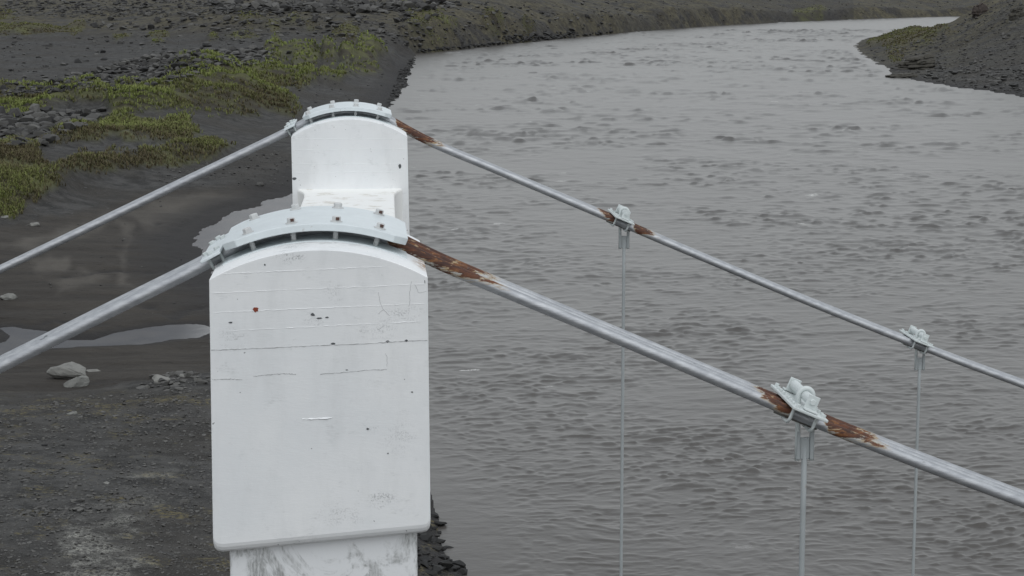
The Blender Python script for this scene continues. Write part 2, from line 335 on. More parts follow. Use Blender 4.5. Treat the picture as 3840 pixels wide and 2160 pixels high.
idx = np.arange(ND * NA).reshape(ND, NA)
F = np.stack([idx[:-1, :-1], idx[:-1, 1:], idx[1:, 1:], idx[1:, :-1]], -1).reshape(-1, 4)
keep = (h.ravel()[F] > -.7).any(1)
F = F[keep]
used = np.zeros(len(V), bool); used[F.ravel()] = True
remap = np.cumsum(used) - 1
def sub(a): return a.ravel()[used]

# --- ground material
m = NT('volcanic_ground'); P = m.pos()
big = m.noise(P, .09, 5, .6); mid = m.noise(P, .9, 5, .65); fine = m.noise(P, 7.0, 4, .7); pebble = m.noise(P, 3.2, 2, .5)
c = m.mix(m.ramp(mid, .36, .64), (.022, .0212, .0202), (.062, .060, .0575))
c = m.mix(m.ramp(big, .42, .62), c, m.mix(m.ramp(mid, .3, .7), (.027, .0243, .0210), (.042, .038, .033)))
c = m.mix(m.math('MULTIPLY', m.ramp(fine, .58, .72), .55), c, (.10, .10, .10))
c = m.mix(m.math('MULTIPLY', m.ramp(pebble, .63, .69), m.ramp(fine, .35, .6)), c, (.075, .075, .075))
gsoil = m.mix(m.ramp(m.noise(P, .22, 5, .65), .38, .62), (.040, .034, .021), (.100, .104, .036))
c = m.mix(m.math('MULTIPLY', m.attr('grass'), .8), c, gsoil)
mudc = m.mix(m.ramp(m.noise(m.mapping(P, (.25, 1, 1)), .8, 5, .6), .35, .65), (.028, .0240, .0200), (.042, .0362, .0300))
strk = m.noise(m.mapping(P, (.35, 1.3, 1)), 3.2, 7, .7, .6)
mudc = m.mix(m.math('MULTIPLY', m.ramp(strk, .55, .68), .6), mudc, (.060, .053, .045))
mudc = m.mix(m.math('MULTIPLY', m.ramp(strk, .34, .45, 1.0, 0.0), .85), mudc, (.017, .0145, .0125))
mudc = m.mix(m.math('MULTIPLY', m.attr('lightmud'), .85), mudc, (.088, .079, .068))
c = m.mix(m.attr('mud'), c, mudc)
c = m.mix(m.math('MULTIPLY', m.attr('wet'), .92), c, (.0145, .0130, .0130))
moss = m.math('MULTIPLY', m.math('MULTIPLY', m.attr('bank'), m.ramp(m.noise(P, .55, 4, .7), .52, .64)), m.ramp(fine, .45, .6))
c = m.mix(m.math('MULTIPLY', moss, .85), c, (.125, .105, .05))
grit = m.noise(P, 26, 3, .7)
c = m.mix(m.math('MULTIPLY', m.math('MULTIPLY', m.attr('bank'), .7), m.ramp(grit, .60, .68)), c, (.13, .13, .128))
c = m.mix(m.math('MULTIPLY', m.attr('pale'), m.math('MULTIPLY', m.ramp(fine, .30, .60), m.ramp(grit, .34, .58))), c, (.32, .315, .285))
slp = m.math('MULTIPLY', m.attr('slope'), m.ramp(m.noise(P, .16, 5, .65), .36, .58))
c = m.mix(m.math('MULTIPLY', slp, .85), c, m.mix(m.ramp(mid, .4, .65), (.052, .046, .031), (.100, .089, .055)))
m.set(color=c, rough=m.math('SUBTRACT', .95, m.math('MULTIPLY', m.attr('wet'), .10)), spec=.35)
hh = m.math('ADD', m.math('MULTIPLY', fine, .35), m.math('ADD', mid, m.math('MULTIPLY', m.ramp(pebble, .55, .75), .6)))
m.bump(m.math('MULTIPLY', hh, m.math('SUBTRACT', 1.0, m.math('MULTIPLY', m.attr('mud'), .6))), 1.0, .12)
M_ground = m.m
me = np_mesh('terrain', V[used], remap[F], M_ground, True, dict(grass=sub(grass), mud=sub(mud), lightmud=sub(lmud), pale=sub(pale), wet=sub(wet), bank=sub(near_bank), slope=sub(scarp + far * (PXx > 3200))))
terrain = tag(link('terrain', me), 'dark volcanic gravel banks and plain on both sides of the river', None, None, 'structure')

# coarse land reaching the horizon, below and beyond the detailed banks
X2, Y2 = np.meshgrid(np.linspace(-9000, 9000, 220), np.linspace(1560, 9000, 70)); Z2 = 10 + fbm(X2, Y2, 900, 3, 3) * 14 + (Y2 - 1560) * .004 + (smooth(2300, 3000, Y2) * smooth(430, 560, -X2) * 590 + smooth(1700, 3100, Y2) * 60) * (1 + .25 * fbm(X2, Y2, 1400, 3, 5))  # left mountain flank added out of view to darken the puddle's reflection
i2 = np.arange(X2.size).reshape(X2.shape); F2 = np.stack([i2[:-1, :-1], i2[:-1, 1:], i2[1:, 1:], i2[1:, :-1]], -1).reshape(-1, 4)
m = NT('highland_reflection_tint'); P = m.pos(); m.set(color=m.mix(m.ramp(m.noise(P, .004, 5, .6), .4, .6), (.15, .16, .175), (.24, .25, .27)), rough=.9); M_high = m.m  # pale tint sets how dark the added flank looks in the puddle
tag(link('hills_and_added_flank', np_mesh('hills_and_added_flank', np.stack([X2, Y2, Z2], -1).reshape(-1, 3), F2, M_high, True)), 'unseen highland beyond the river, with a mountain flank added to darken the puddle', None, None, 'structure')
sides = []
for sgn in (-1, 1):
    a = np.linspace(0.334, 9, 30) * sgn; d = np.concatenate([np.linspace(-900, 40, 10), np.geomspace(60, 1700, 30)]); A2, D2 = np.meshgrid(a, d)
    X3 = A2 * np.maximum(D2, 60.); Z3 = np.clip(1.5 + D2 * .009, 1.0, 14) + fbm(X3, D2, 90, 3, 8) * 1.2 + (.0 if sgn < 0 else np.where(np.abs(X3) < 75, -6., 0.))
    i3 = np.arange(X3.size).reshape(X3.shape); F3 = np.stack([i3[:-1, :-1], i3[:-1, 1:], i3[1:, 1:], i3[1:, :-1]], -1).reshape(-1, 4)
    tag(link('plain', np_mesh('plain', np.stack([X3, D2, Z3 - .4], -1).reshape(-1, 3), F3, M_ground, True)), 'dark gravel plain beside the river banks', None, None, 'structure')

# --- water
WAVE_AMP = 1.0
m = NT('silty_river_water'); P = m.pos()
Pw = m.mapping(P, (.62, 1.0, 1.0), (0, 0, R(-14)))
w1 = m.noise(Pw, .34, 3, .5, .4); w2 = m.noise(Pw, 1.25, 4, .55, .5); w3 = m.noise(P, 5.0, 3, .55)
patch = m.ramp(m.noise(P, .06, 3, .5), .35, .65, .55, 1.15)
hgt = m.math('ADD', m.math('MULTIPLY', w1, 1.2), m.math('ADD', m.math('MULTIPLY', m.math('MULTIPLY', w2, patch), 1.0), m.math('MULTIPLY', w3, .14)))
crest = m.math('MULTIPLY', m.ramp(m.noise(m.mapping(P, (.8, 1.2, 1)), .55, 2, .5), .71, .74), m.ramp(m.noise(P, .11, 2, .5), .50, .58))
silt = m.mix(m.ramp(m.noise(P, .12, 4, .6), .35, .65), (.076, .070, .064), (.088, .082, .076))
foam = m.math('MULTIPLY', crest, m.ramp(m.noise(P, 9, 3, .7), .42, .55))
m.set(color=m.mix(m.math('MULTIPLY', foam, .8), silt, (.55, .54, .52)), rough=.30, ior=1.33, spec=.40)
m.bump(hgt, .35, .10)
M_river = m.m
azw = np.arange(-.176, .3351, .0008); Dw = np.concatenate([np.linspace(-40, 43, 8), 1 / np.linspace(1 / 44., 1 / 300., 760), np.linspace(300.8, 560, 210), np.geomspace(562, 1500, 60)])
Yw = np.repeat(Dw[:, None], len(azw), 1); Xw = azw[None, :] * np.maximum(Yw, 42.0 + (42 - np.minimum(Yw, 42)) * 1.2)
dw = sdf(Xw, Yw, RIVER)                                      # + in the water
ca_, sa_ = math.cos(R(9)), math.sin(R(9)); xr = Xw * ca_ + Yw * sa_; yr = -Xw * sa_ + Yw * ca_
xw = xr + fbm(Xw, Yw, 4, 3, 201) * .9; yw = yr + fbm(Xw, Yw, 3.5, 3, 203) * .75
st = np.clip(Yw / 105, .5, 1.9); ly = .58 * st; lst = np.log(st); LEV = [.5, .78, 1.2, 1.9]
def bumps(k, lo, seed):                                      # the wavelets grow from one fixed size to the next, blended
    out = 0
    for i, q in enumerate(LEV):
        wgt_ = np.clip(1 - np.abs(lst - math.log(q)) / .46, 0, 1)
        if wgt_.any(): out = out + wgt_ * smooth(lo, 1.0, vnoise(xw / (.92 * q * k) + seed, yw / (.58 * q * k), seed + 31 * i))
    return out
gust = np.clip(.62 + .8 * fbm(Xw, Yw, 22, 3, 211), .25, 1.15) * np.clip(.72 + 1.1 * fbm(Xw, Yw, 6.5, 3, 217), .30, 1.2) * (.58 + .42 * smooth(52, 105, Yw))
wave = ly * gust * (bumps(.80, .57, 205) * .26 + bumps(1.6, .66, 207) * .22 + bumps(.5, .52, 213) * .12) + fbm(xw, yw * 1.3, 3.2, 3, 209, .5) * .02
wave *= WAVE_AMP * smooth(0, 3, dw)
POOL_PX = [(1110, 700), (1180, 720), (1200, 800), (1180, 1000), (1050, 1150), (900, 1130), (780, 1080), (700, 980), (700, 880), (760, 830), (880, 775), (1000, 735)]
wave *= 1 - .8 * smooth(-2.5, -.5, sdf(Xw, Yw, lvl(POOL_PX))); wave *= Yw > 44
iw = np.arange(Xw.size).reshape(Xw.shape); Fw = np.stack([iw[:-1, :-1], iw[:-1, 1:], iw[1:, 1:], iw[1:, :-1]], -1).reshape(-1, 4); Fw = Fw[(dw.ravel()[Fw] > -2.5).any(1)]
usedw = np.zeros(Xw.size, bool); usedw[Fw.ravel()] = True; rw = np.cumsum(usedw) - 1
Vw = np.stack([Xw, Yw, wave], -1).reshape(-1, 3)[usedw]; nw = len(Vw)
Vw = np.concatenate([Vw, [(-60, -60, -.3), (900, -60, -.3), (900, 1500, -.3), (-60, 1500, -.3)]]); Fw = np.concatenate([rw[Fw], [[nw, nw + 1, nw + 2, nw + 3]]])
river = link('river', np_mesh('river', Vw, Fw, M_river, True))
tag(river, 'wide grey silty river with wind ripples', None, None, 'structure')
m = NT('still_pool_water'); P = m.pos()
m.set(color=m.mix(m.ramp(m.noise(P, .5, 4, .6), .4, .65), (.060, .058, .060), (.085, .080, .078)), rough=.10, ior=1.33, spec=.25); m.bump(m.noise(P, 1.6, 3, .5), .06, .03)
M_pool = m.m
def sheet(name, poly, z, mat):
    bm = bmesh.new(); vs_ = [bm.verts.new((x, y, z)) for x, y in poly]; bm.faces.new(vs_); bmesh.ops.triangulate(bm, faces=bm.faces); bmesh.ops.recalc_face_normals(bm, faces=bm.faces)
    me_ = bpy.data.meshes.new(name); bm.to_mesh(me_); bm.free(); me_.materials.append(mat)
    if me_.polygons[0].normal.z < 0: me_.flip_normals()
    return link(name, me_)
m = NT('calm_inlet_water'); P = m.pos(); m.set(color=m.mix(m.ramp(m.noise(P, .35, 4, .6), .4, .6), (.085, .080, .082), (.11, .10, .10)), rough=.20, ior=1.33, spec=.3); m.bump(m.noise(P, 2.2, 3, .5), .10, .05)
tag(sheet('inlet', lvl([(1110, 690), (1180, 720), (1200, 800), (1180, 1000), (1050, 1150), (900, 1130), (780, 1080), (690, 980), (690, 880), (750, 825), (880, 765), (1000, 725)]), .022, m.m), 'shallow calm inlet of the river curving into the mud flat', None, None, 'structure')
tag(sheet('puddle', lvl([(a + (55 if a > 700 else 0), b + (-14 if b < 1250 else 14)) for a, b in PUDDLE_PX]), .006, M_pool), 'long narrow puddle on the mud flat', None, None, 'structure')

# --- place things on the terrain by looking along a picture ray
PXt, PYt = px_of(Xg, Yg, h); ok_rows = np.where(D_rows > 32.5)[0]; r0 = ok_rows[0]
PYr = PYt[r0:]
def ground_at(px, py):
    px = np.atleast_1d(np.asarray(px, float)); py = np.atleast_1d(np.asarray(py, float))
    ci = np.clip(np.round(((px - PX_W / 2) / FPX / CP * (1.0) - az[0]) / .0007).astype(int), 0, NA - 1)
    for _ in range(2):
        colpy = PYr[:, ci]; ri = np.argmax(colpy <= py[None], axis=0); ri = np.where(ri == 0, 1, ri)
        Xh = Xg[r0:][ri, ci]; Yh = Yg[r0:][ri, ci]; Zh = h[r0:][ri, ci]
        pxx, _p = project(Xh, Yh, Zh); ci = np.clip(ci + np.round((px - pxx) / FPX * 1.0 / .0007).astype(int), 0, NA - 1)
    a = PYr[ri - 1, ci]; b = PYr[ri, ci]; t = np.clip((a - py) / (a - b + 1e-9), 0, 1)
    g = lambda M: M[r0:][ri - 1, ci] * (1 - t) + M[r0:][ri, ci] * t
    return np.stack([g(Xg), g(Yg), g(h)], -1)

# ================================================================== GRASS
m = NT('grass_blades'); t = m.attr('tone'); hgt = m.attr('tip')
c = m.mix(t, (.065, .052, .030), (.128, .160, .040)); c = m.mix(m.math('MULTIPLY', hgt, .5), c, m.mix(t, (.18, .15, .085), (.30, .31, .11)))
m.set(color=c, rough=.8, spec=.2); M_grass = m.m
cand = np.argwhere((grass > .08) & (Yg > 50) & (Yg < 720) & (dist_w > .6) & (np.abs(PXx - 1920) < 2400))
wgt = np.clip((grass[cand[:, 0], cand[:, 1]] - .06) * 1.05, 0, 1) ** 1.5 * np.clip(.75 + 1.3 * fbm(Xg, Yg, 4, 3, 91)[cand[:, 0], cand[:, 1]], .12, 1)
rep = np.where(rng.random(len(cand)) < wgt, 1, 0) + np.where((rng.random(len(cand)) < wgt) & (Yg[cand[:, 0], cand[:, 1]] < 260), 1, 0)
cand = np.repeat(cand, rep, axis=0)
if len(cand) > 78000: cand = cand[rng.choice(len(cand), 78000, replace=False)]
gi, gj = cand[:, 0], cand[:, 1]; Dg = Yg[gi, gj]
gx = Xg[gi, gj] + rng.uniform(-.5, .5, len(cand)) * .0007 * Dg
gy = Dg + rng.uniform(-.5, .5, len(cand)) * np.gradient(D_rows)[gi]; gz = h[gi, gj] - .03
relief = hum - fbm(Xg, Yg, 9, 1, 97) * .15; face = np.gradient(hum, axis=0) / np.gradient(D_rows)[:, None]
green = np.clip(.55 + .9 * fbm(Xg, Yg, 16, 3, 95)[gi, gj] + .40 * (relief[gi, gj] - .55) - 2.0 * np.clip(face[gi, gj], -.15, .35) + rng.normal(0, .22, len(cand)), 0, 1) * np.where(Dg > 340, .6, 1)  # mound fronts browned and tops greened, shading painted into the blade colour
NB = 4; Vb = []; Fb = []; tone = []; tip = []
for b in range(NB):
    L = np.where(Dg > 340, .45, 1) * np.clip(.22 + .0012 * Dg, .3, .7) * rng.uniform(.6, 1.25, len(cand)); wdt = np.clip(.00023 * Dg, .015, .09) * rng.uniform(.7, 1.3, len(cand))
    an = rng.uniform(0, 2 * np.pi, len(cand)); lean = rng.uniform(.35, 1.1, len(cand))
    ox, oy = rng.uniform(-.12, .12, len(cand)), rng.uniform(-.3, .3, len(cand))
    p0 = np.stack([gx + ox - np.sin(an) * wdt, gy + oy + np.cos(an) * wdt, gz], -1); p1 = np.stack([gx + ox + np.sin(an) * wdt, gy + oy - np.cos(an) * wdt, gz], -1)
    md = np.stack([gx + ox + np.cos(an) * L * lean * .45, gy + oy + np.sin(an) * L * lean * .45, gz + L * .62], -1)
    tp = np.stack([gx + ox + np.cos(an) * L * lean, gy + oy + np.sin(an) * L * lean, gz + L * rng.uniform(.35, .85, len(cand))], -1)
    sd = np.stack([np.sin(an) * wdt * .7, -np.cos(an) * wdt * .7, 0 * an], -1)
    base = sum(len(v) for v in Vb); n = len(cand); Vb.append(np.concatenate([p0, p1, md - sd, md + sd, tp])); k = np.arange(n) + base
    Fb.append(np.concatenate([np.stack([k, k + n, k + 3 * n], -1), np.stack([k, k + 3 * n, k + 2 * n], -1), np.stack([k + 2 * n, k + 3 * n, k + 4 * n], -1)]))
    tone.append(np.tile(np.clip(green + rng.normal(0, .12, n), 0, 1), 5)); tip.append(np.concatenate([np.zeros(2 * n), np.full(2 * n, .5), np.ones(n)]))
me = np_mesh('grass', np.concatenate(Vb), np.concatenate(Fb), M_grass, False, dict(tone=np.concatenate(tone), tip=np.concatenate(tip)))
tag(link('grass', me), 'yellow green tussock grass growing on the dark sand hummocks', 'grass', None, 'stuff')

# ================================================================== STONES
def rock_material(name, use_attr, cols):
    m = NT(name); P = m.pos()
    t = m.attr('tone') if use_attr else m.n('ShaderNodeObjectInfo').outputs['Random']
    c = m.mix(t, cols[0], cols[1]); c = m.mix(m.math('MULTIPLY', m.ramp(m.noise(P, 3.0, 4, .65), .45, .7), .5), c, cols[2])
    m.set(color=c, rough=.85, spec=.3); m.bump(m.noise(P, 6, 4, .6), .5, .04); return m.m
M_rock = rock_material('basalt_stone', False, ((.027, .0265, .027), (.118, .115, .109), (.06, .057, .050)))
M_rock_stuff = rock_material('basalt_rubble', True, ((.027, .0265, .027), (.118, .115, .109), (.06, .057, .050)))
M_rock_light = rock_material('pale_weathered_stone', False, ((.19, .19, .178), (.22, .215, .20), (.12, .12, .112)))
M_rock_dark = rock_material('wet_dark_stone', False, ((.011, .011, .011), (.036, .036, .036), (.024, .023, .019)))
def hull(n, flat, seed, jag=.3):
    r = np.random.default_rng(seed); p = r.normal(size=(n, 3)); p /= np.linalg.norm(p, axis=1)[:, None]; p *= r.uniform(1 - jag, 1, (n, 1)); p *= np.array([1, r.uniform(.6, .95), flat])
    bm = bmesh.new(); [bm.verts.new(q) for q in p]; bmesh.ops.convex_hull(bm, input=bm.verts); bmesh.ops.delete(bm, geom=[v for v in bm.verts if not v.link_faces], context='VERTS')
    bmesh.ops.triangulate(bm, faces=bm.faces); bm.verts.index_update()
    Vh = np.array([v.co[:] for v in bm.verts]); Fh = np.array([[v.index for v in f.verts] for f in bm.faces]); bm.free()
    Vh[:, 0] -= (Vh[:, 0].max() + Vh[:, 0].min()) / 2; Vh[:, :2] /= (Vh[:, 0].max() - Vh[:, 0].min()); Vh[:, 2] /= 2; Vh[:, 2] -= Vh[:, 2].min(); return Vh, Fh
HULLS = [hull(14 + i % 5, .42 + .07 * (i % 6), 100 + i) for i in range(14)]      # unit wide, sitting on z = 0
def rock_mesh(i, mat, name='stone'): return np_mesh(name, HULLS[i][0], HULLS[i][1], mat)
def in_poly(poly, n):
    q = np.array(poly, float); lo, hi = q.min(0), q.max(0); out = np.zeros((0, 2))
    while len(out) < n:
        p = rng.uniform(lo, hi, (n * 2, 2)); out = np.concatenate([out, p[sdf(p[:, 0], p[:, 1], poly) > 0]])
    return out[:n]
G_BAND, G_FIELD, G_TOP, G_SCARP, G_SHORE, G_HILL, G_FORE, G_WATER, G_PLAIN = range(9)
REG = [  # polygon, count, size px (lo, hi), power, region, tone
    ([(0, 340), (180, 300), (330, 275), (500, 220), (700, 195), (980, 180), (1040, 230), (940, 248), (820, 245), (620, 325), (420, 342), (330, 335), (0, 368)], 1300, (9, 44), 2.2, G_BAND),
    ([(0, 432), (250, 420), (430, 418), (330, 470), (160, 545), (0, 560)], 360, (14, 64), 1.8, G_FIELD),
    ([(0, 2), (1500, 2), (1500, 30), (900, 55), (600, 60), (300, 66), (0, 55)], 1500, (6, 24), 2.4, G_TOP),
    ([(780, 20), (1000, 14), (1500, 6), (1700, 4), (1700, 34), (1400, 50), (1000, 42), (800, 44)], 420, (12, 52), 1.6, G_TOP),
    ([(300, 66), (600, 50), (900, 40), (1500, 40), (1640, 60), (1560, 180), (1200, 140), (900, 135), (600, 120), (350, 110)], 620, (8, 36), 2.4, G_SCARP),
    ([(1560, 10), (2300, 5), (2500, 60), (2300, 110), (1900, 150), (1560, 185)], 520, (5, 22), 3.0, G_SCARP),
    ([(2300, 2), (3600, 2), (3600, 50), (3000, 68), (2400, 100)], 500, (4, 9), 2.5, G_SCARP),
    ([(1560, 190), (1900, 156), (2300, 118), (2300, 124), (1900, 164), (1560, 199)], 260, (8, 26), 2.0, G_SHORE),
    ([(1880, 140), (2150, 118), (2160, 130), (1900, 155)], 90, (12, 30), 1.8, G_SHORE),
    ([(1450, 390), (1480, 330), (1500, 270), (1550, 215), (1556, 225), (1540, 262), (1528, 320), (1465, 392), (1440, 420)], 260, (8, 22), 2.0, G_SHORE),
    ([(3240, 200), (3300, 180), (3450, 150), (3560, 110), (3640, 50), (3680, 2), (3840, 2), (3840, 360), (3700, 338), (3500, 310), (3350, 285), (3340, 262)], 1700, (5, 17), 2.6, G_HILL),
    ([(3480, 250), (3840, 260), (3840, 360), (3640, 332), (3470, 305)], 130, (12, 36), 2.2, G_HILL),
    ([(0, 1520), (300, 1490), (780, 1455), (800, 1700), (860, 2160), (0, 2160)], 6800, (4, 20), 3.6, G_FORE),
    ([(200, 1890), (330, 1860), (560, 1850), (560, 1900), (320, 1930), (60, 1960), (40, 1930)], 130, (12, 36), 2.0, G_FORE),
    ([(500, 1440), (620, 1400), (790, 1390), (790, 1450), (560, 1475)], 110, (10, 46), 2.2, G_FORE),
    ([(1500, 1990), (1600, 1880), (1630, 1930), (1690, 2060), (1745, 2160), (1500, 2160)], 130, (20, 64), 1.9, G_WATER),
    ([(880, 2090), (1000, 2090), (1000, 2160), (840, 2160)], 30, (14, 44), 1.6, G_FORE),
    ([(0, 140), (900, 135), (1300, 150), (1000, 250), (500, 240), (0, 330)], 420, (5, 30), 3.2, G_PLAIN),
    ([(600, 640), (1085, 560), (1085, 700), (880, 700), (600, 700)], 260, (4, 16), 2.6, G_PLAIN),
    ([(1080, 300), (1440, 250), (1440, 400), (1080, 430)], 160, (4, 16), 2.6, G_PLAIN),
    ([(0, 800), (700, 700), (700, 1180), (0, 1180)], 70, (4, 14), 2.6, G_PLAIN)]
rec = []
for poly, n, (lo, hi), pw, g in REG:
    p = in_poly(poly, n); s = lo + (hi - lo) * rng.random(n) ** pw; rec.append(np.column_stack([p, s, np.full(n, g)]))
rec = np.concatenate(rec)
G3 = ground_at(rec[:, 0], rec[:, 1]); width = rec[:, 2] * G3[:, 1] / FPX
ok = (G3[:, 2] > -.25) & (np.abs(G3[:, 0]) < 400); rec, G3, width = rec[ok], G3[ok], width[ok]
order = np.argsort(-rec[:, 2] - 12 * (rec[:, 3] == G_WATER)); solo, rest = order[:300], order[300:]
INFO = {G_BAND: ('dark angular stone in the rubble band behind the grassy hummocks', 'stones of the rubble band'),
        G_FIELD: ('flat grey stone in the boulder field beside the grassy hummocks', 'stones of the boulder field'),
        G_TOP: ('dark lava block along the rocky rim of the far terrace', 'blocks of the terrace rim'),
        G_SCARP: ('loose stone on the slope below the rocky terrace rim', 'stones on the terrace slope'),
        G_SHORE: ('small dark stone at the water edge of the far shore', 'stones along the far shore'),
        G_HILL: ('rubble stone on the steep hillside across the river', 'stones on the hillside across the river'),
        G_FORE: ('grey pebble stone on the mossy gravel bank beside the tower', 'stones on the gravel bank'),
        G_WATER: ('dark wet stone at the river edge below the white tower', 'wet stones below the tower'),
        G_PLAIN: ('lone dark stone lying on the bare sand plain', 'stones on the sand plain')}
ROCKS = [rock_mesh(i, M_rock) for i in range(len(HULLS))]; WROCKS = [rock_mesh(i, M_rock_dark) for i in range(len(HULLS))]
def place_rock(name, me_, pos, w, rz=None, tall=None, depth=None):
    o = link(name, me_, None, (pos[0], pos[1], pos[2] - .10 * w)); o.rotation_euler = (random.uniform(-.2, .2), random.uniform(-.2, .2), random.uniform(0, 6.28) if rz is None else rz)
    t_ = tall or random.uniform(.7, 1.2); o.scale = (w, w * (depth or 1), w * t_); return o
for q in solo:
    g = int(rec[q, 3]); k = random.randrange(len(HULLS))
    o = place_rock('stone', (WROCKS if g == G_WATER else ROCKS)[k], G3[q], float(width[q])); tag(o, INFO[g][0], 'stone', INFO[g][1])
Vr, Fr, Tr, nb = [], [], [], 0
for q in rest:
    Vh, Fh = HULLS[int(rng.integers(len(HULLS)))]; w = width[q]; a = rng.uniform(0, 6.28); ca, sa = math.cos(a), math.sin(a); zz = w * rng.uniform(.6, 1.1)
    Vr.append(np.stack([(Vh[:, 0] * ca - Vh[:, 1] * sa) * w + G3[q, 0], (Vh[:, 0] * sa + Vh[:, 1] * ca) * w + G3[q, 1], Vh[:, 2] * zz + G3[q, 2] - .08 * w], -1))
    Fr.append(Fh + nb); nb += len(Vh); tn = rng.random() ** 1.4
    if rec[q, 3] == G_TOP: tn *= .8
    if rec[q, 3] == G_HILL: tn = .2 + .8 * tn
    if rec[q, 3] == G_FORE: tn = .35 + .75 * rng.random()
    if rec[q, 3] in (G_SHORE, G_WATER): tn *= .25
    Tr.append(np.full(len(Vh), tn))
tag(link('rubble', np_mesh('rubble', np.concatenate(Vr), np.concatenate(Fr), M_rock_stuff, False, dict(tone=np.concatenate(Tr)))), 'small dark stones and pebbles strewn over both river banks', 'rubble', None, 'stuff')
BOULD = [  # px, py of the foot, width px, tall, material, name, label
    (248, 1418, 150, 1.0, M_rock_light, 'large pale angular boulder on the mud, bigger of the two beside the puddle'),
    (290, 1448, 108, .95, M_rock_light, 'smaller pale boulder leaning below the big one beside the puddle'),
    (350, 1392, 60, .5, M_rock_light, 'low flat pale slab just behind the two pale boulders'),
    (598, 1434, 76, .8, M_rock_light, 'rounded grey boulder at the edge of the gravel bank near the tower'),
    (690, 1412, 44, .8, M_rock_light, 'small pale stone behind the rounded grey boulder near the tower'),
    (668, 1398, 50, .5, M_rock_light, 'thin tilted pale slab by the gravel bank edge near the tower'),
    (30, 1122, 66, .9, M_rock_light, 'square grey block on the mud flat cut by the picture edge'),
    (130, 848, 42, .8, M_rock_light, 'lone rounded grey stone on the upper mud flat'),
    (18, 816, 36, .8, M_rock_light, 'grey stone at the foot of the grassy bank, by the picture edge'),
    (975, 696, 44, .85, M_rock, 'dark block on the gravel beside the far column'),
    (776, 176, 38, .8, M_rock_dark, 'dark upright boulder standing alone on the grey sand plain'),
    (165, 1672, 26, .7, M_rock_dark, 'small black stone in the middle of the gravel bank'),
    (228, 1672, 34, .7, M_rock_dark, 'black oval stone in the middle of the gravel bank'),
    (400, 1814, 30, .7, M_rock_light, 'pale pointed stone beside the white powder patch'),
    (695, 1884, 54, .7, M_rock, 'dark rounded stone at the end of the white powder streak'),
    (270, 1552, 48, .6, M_rock_light, 'flat grey stone near the top of the gravel bank'),
    (970, 118, 36, .8, M_rock, 'large grey block part way down the terrace slope'),
    (185, 1484, 36, .6, M_rock, 'dark flat stone at the foot of the pale boulders'),
    (1590, 200, 14, .6, M_rock_dark, 'dark stone at the inner corner of the far shore'),
    (3212, 170, 16, .5, M_rock_dark, 'small rock in the water off the tip of the grassy spit'),
    (3291, 246, 12, .5, M_rock_dark, 'tiny rock in the water below the grassy spit')]
for i, (px, py, wpx, tall, mat, lab) in enumerate(BOULD):
    g = ground_at(px, py)[0]; g[2] = max(g[2], -.05); w = wpx * g[1] / FPX
    Vh, Fh = hull(13 + i % 4, .75, 900 + i, .2); bm = bmesh.new(); bv = [bm.verts.new(p) for p in Vh]; [bm.faces.new([bv[k] for k in f]) for f in Fh]
    bmesh.ops.bevel(bm, geom=list(bm.edges), offset=.03, segments=1, affect='EDGES'); bmesh.ops.triangulate(bm, faces=bm.faces); bmesh.ops.subdivide_edges(bm, edges=list(bm.edges), cuts=2, use_grid_fill=True); bm.normal_update()
    for v_ in bm.verts: v_.co += v_.normal * (.05 * mnoise.noise(v_.co * 4 + Vector((i, 0, 0))) + .025 * mnoise.noise(v_.co * 11))
    me_ = bpy.data.meshes.new('boulder'); bm.to_mesh(me_); bm.free(); me_.materials.append(mat)
    g[2] -= .07 * w; o = place_rock('boulder', me_, g, float(w), random.uniform(-.4, .4), tall, .8); tag(o, lab, 'boulder')
# rock ledges on the hillside across the river: tilted layers with overhangs
def outcrop(name, label, px, py, wpx, hpx, layers, seed, mat):
    r = np.random.default_rng(seed); g = ground_at(px, py)[0]; sc_ = g[1] / FPX; w = wpx * sc_; hh = hpx * sc_; root = bpy.data.objects.new(name, None); COL.objects.link(root); root.location = g
    tag(root, label, 'rock ledge'); n = 40; lay = np.sort(r.uniform(.05, .95, layers)); big_ = r.uniform(.72, 1.0, layers + 1)
    for k in range(layers + 1):
        z0 = ([0] + list(lay))[k]; z1 = (list(lay) + [1])[k]; mb = MB(); V = []; F = []; m_ = 5
        for j in range(m_):
            t = j / (m_ - 1); z = z0 + (z1 - z0) * t; edge = 1 - .16 * (2 * t - 1) ** 4; taper = 1 - .45 * max(0, z - .35)
            for i in range(n):
                a = 2 * math.pi * i / n; q = 1 + .5 * (mnoise.noise((math.cos(a) * 1.6 + seed, math.sin(a) * 1.6, k * 1.3)) + .5 * mnoise.noise((math.cos(a) * 5 + seed, math.sin(a) * 5, z * 6)))
                V.append((math.cos(a) * w / 2 * q * big_[k] * edge * taper, (math.sin(a) * .7 * q * big_[k] * edge * taper + .35 + .25 * z) * w / 2, (z * (1 + .12 * math.cos(a)) - .18) * hh + .05 * hh * mnoise.noise((a * 2, k, seed))))
        for j in range(m_ - 1): F += [(j * n + i, j * n + (i + 1) % n, j * n + n + (i + 1) % n, j * n + n + i) for i in range(n)]
        F += [tuple(range(n))[::-1], tuple(range((m_ - 1) * n, m_ * n))]
        mb.add(V, F).build('rock_layer', mat, root, smooth=False)
    return root
M_ledge = rock_material('layered_lava_rock', False, ((.034, .032, .028), (.06, .056, .048), (.082, .076, .055)))
M_ledge_red = rock_material('reddish_lava_rock', False, ((.030, .027, .025), (.055, .045, .04), (.08, .058, .048)))
outcrop('rock_ledge', 'overhanging layered rock ledge on the bank across the river', 3450, 262, 170, 60, 4, 5, M_ledge)
outcrop('rock_ledge', 'low rock shelf at the waterline below the overhanging ledge', 3390, 291, 130, 16, 2, 9, M_ledge)
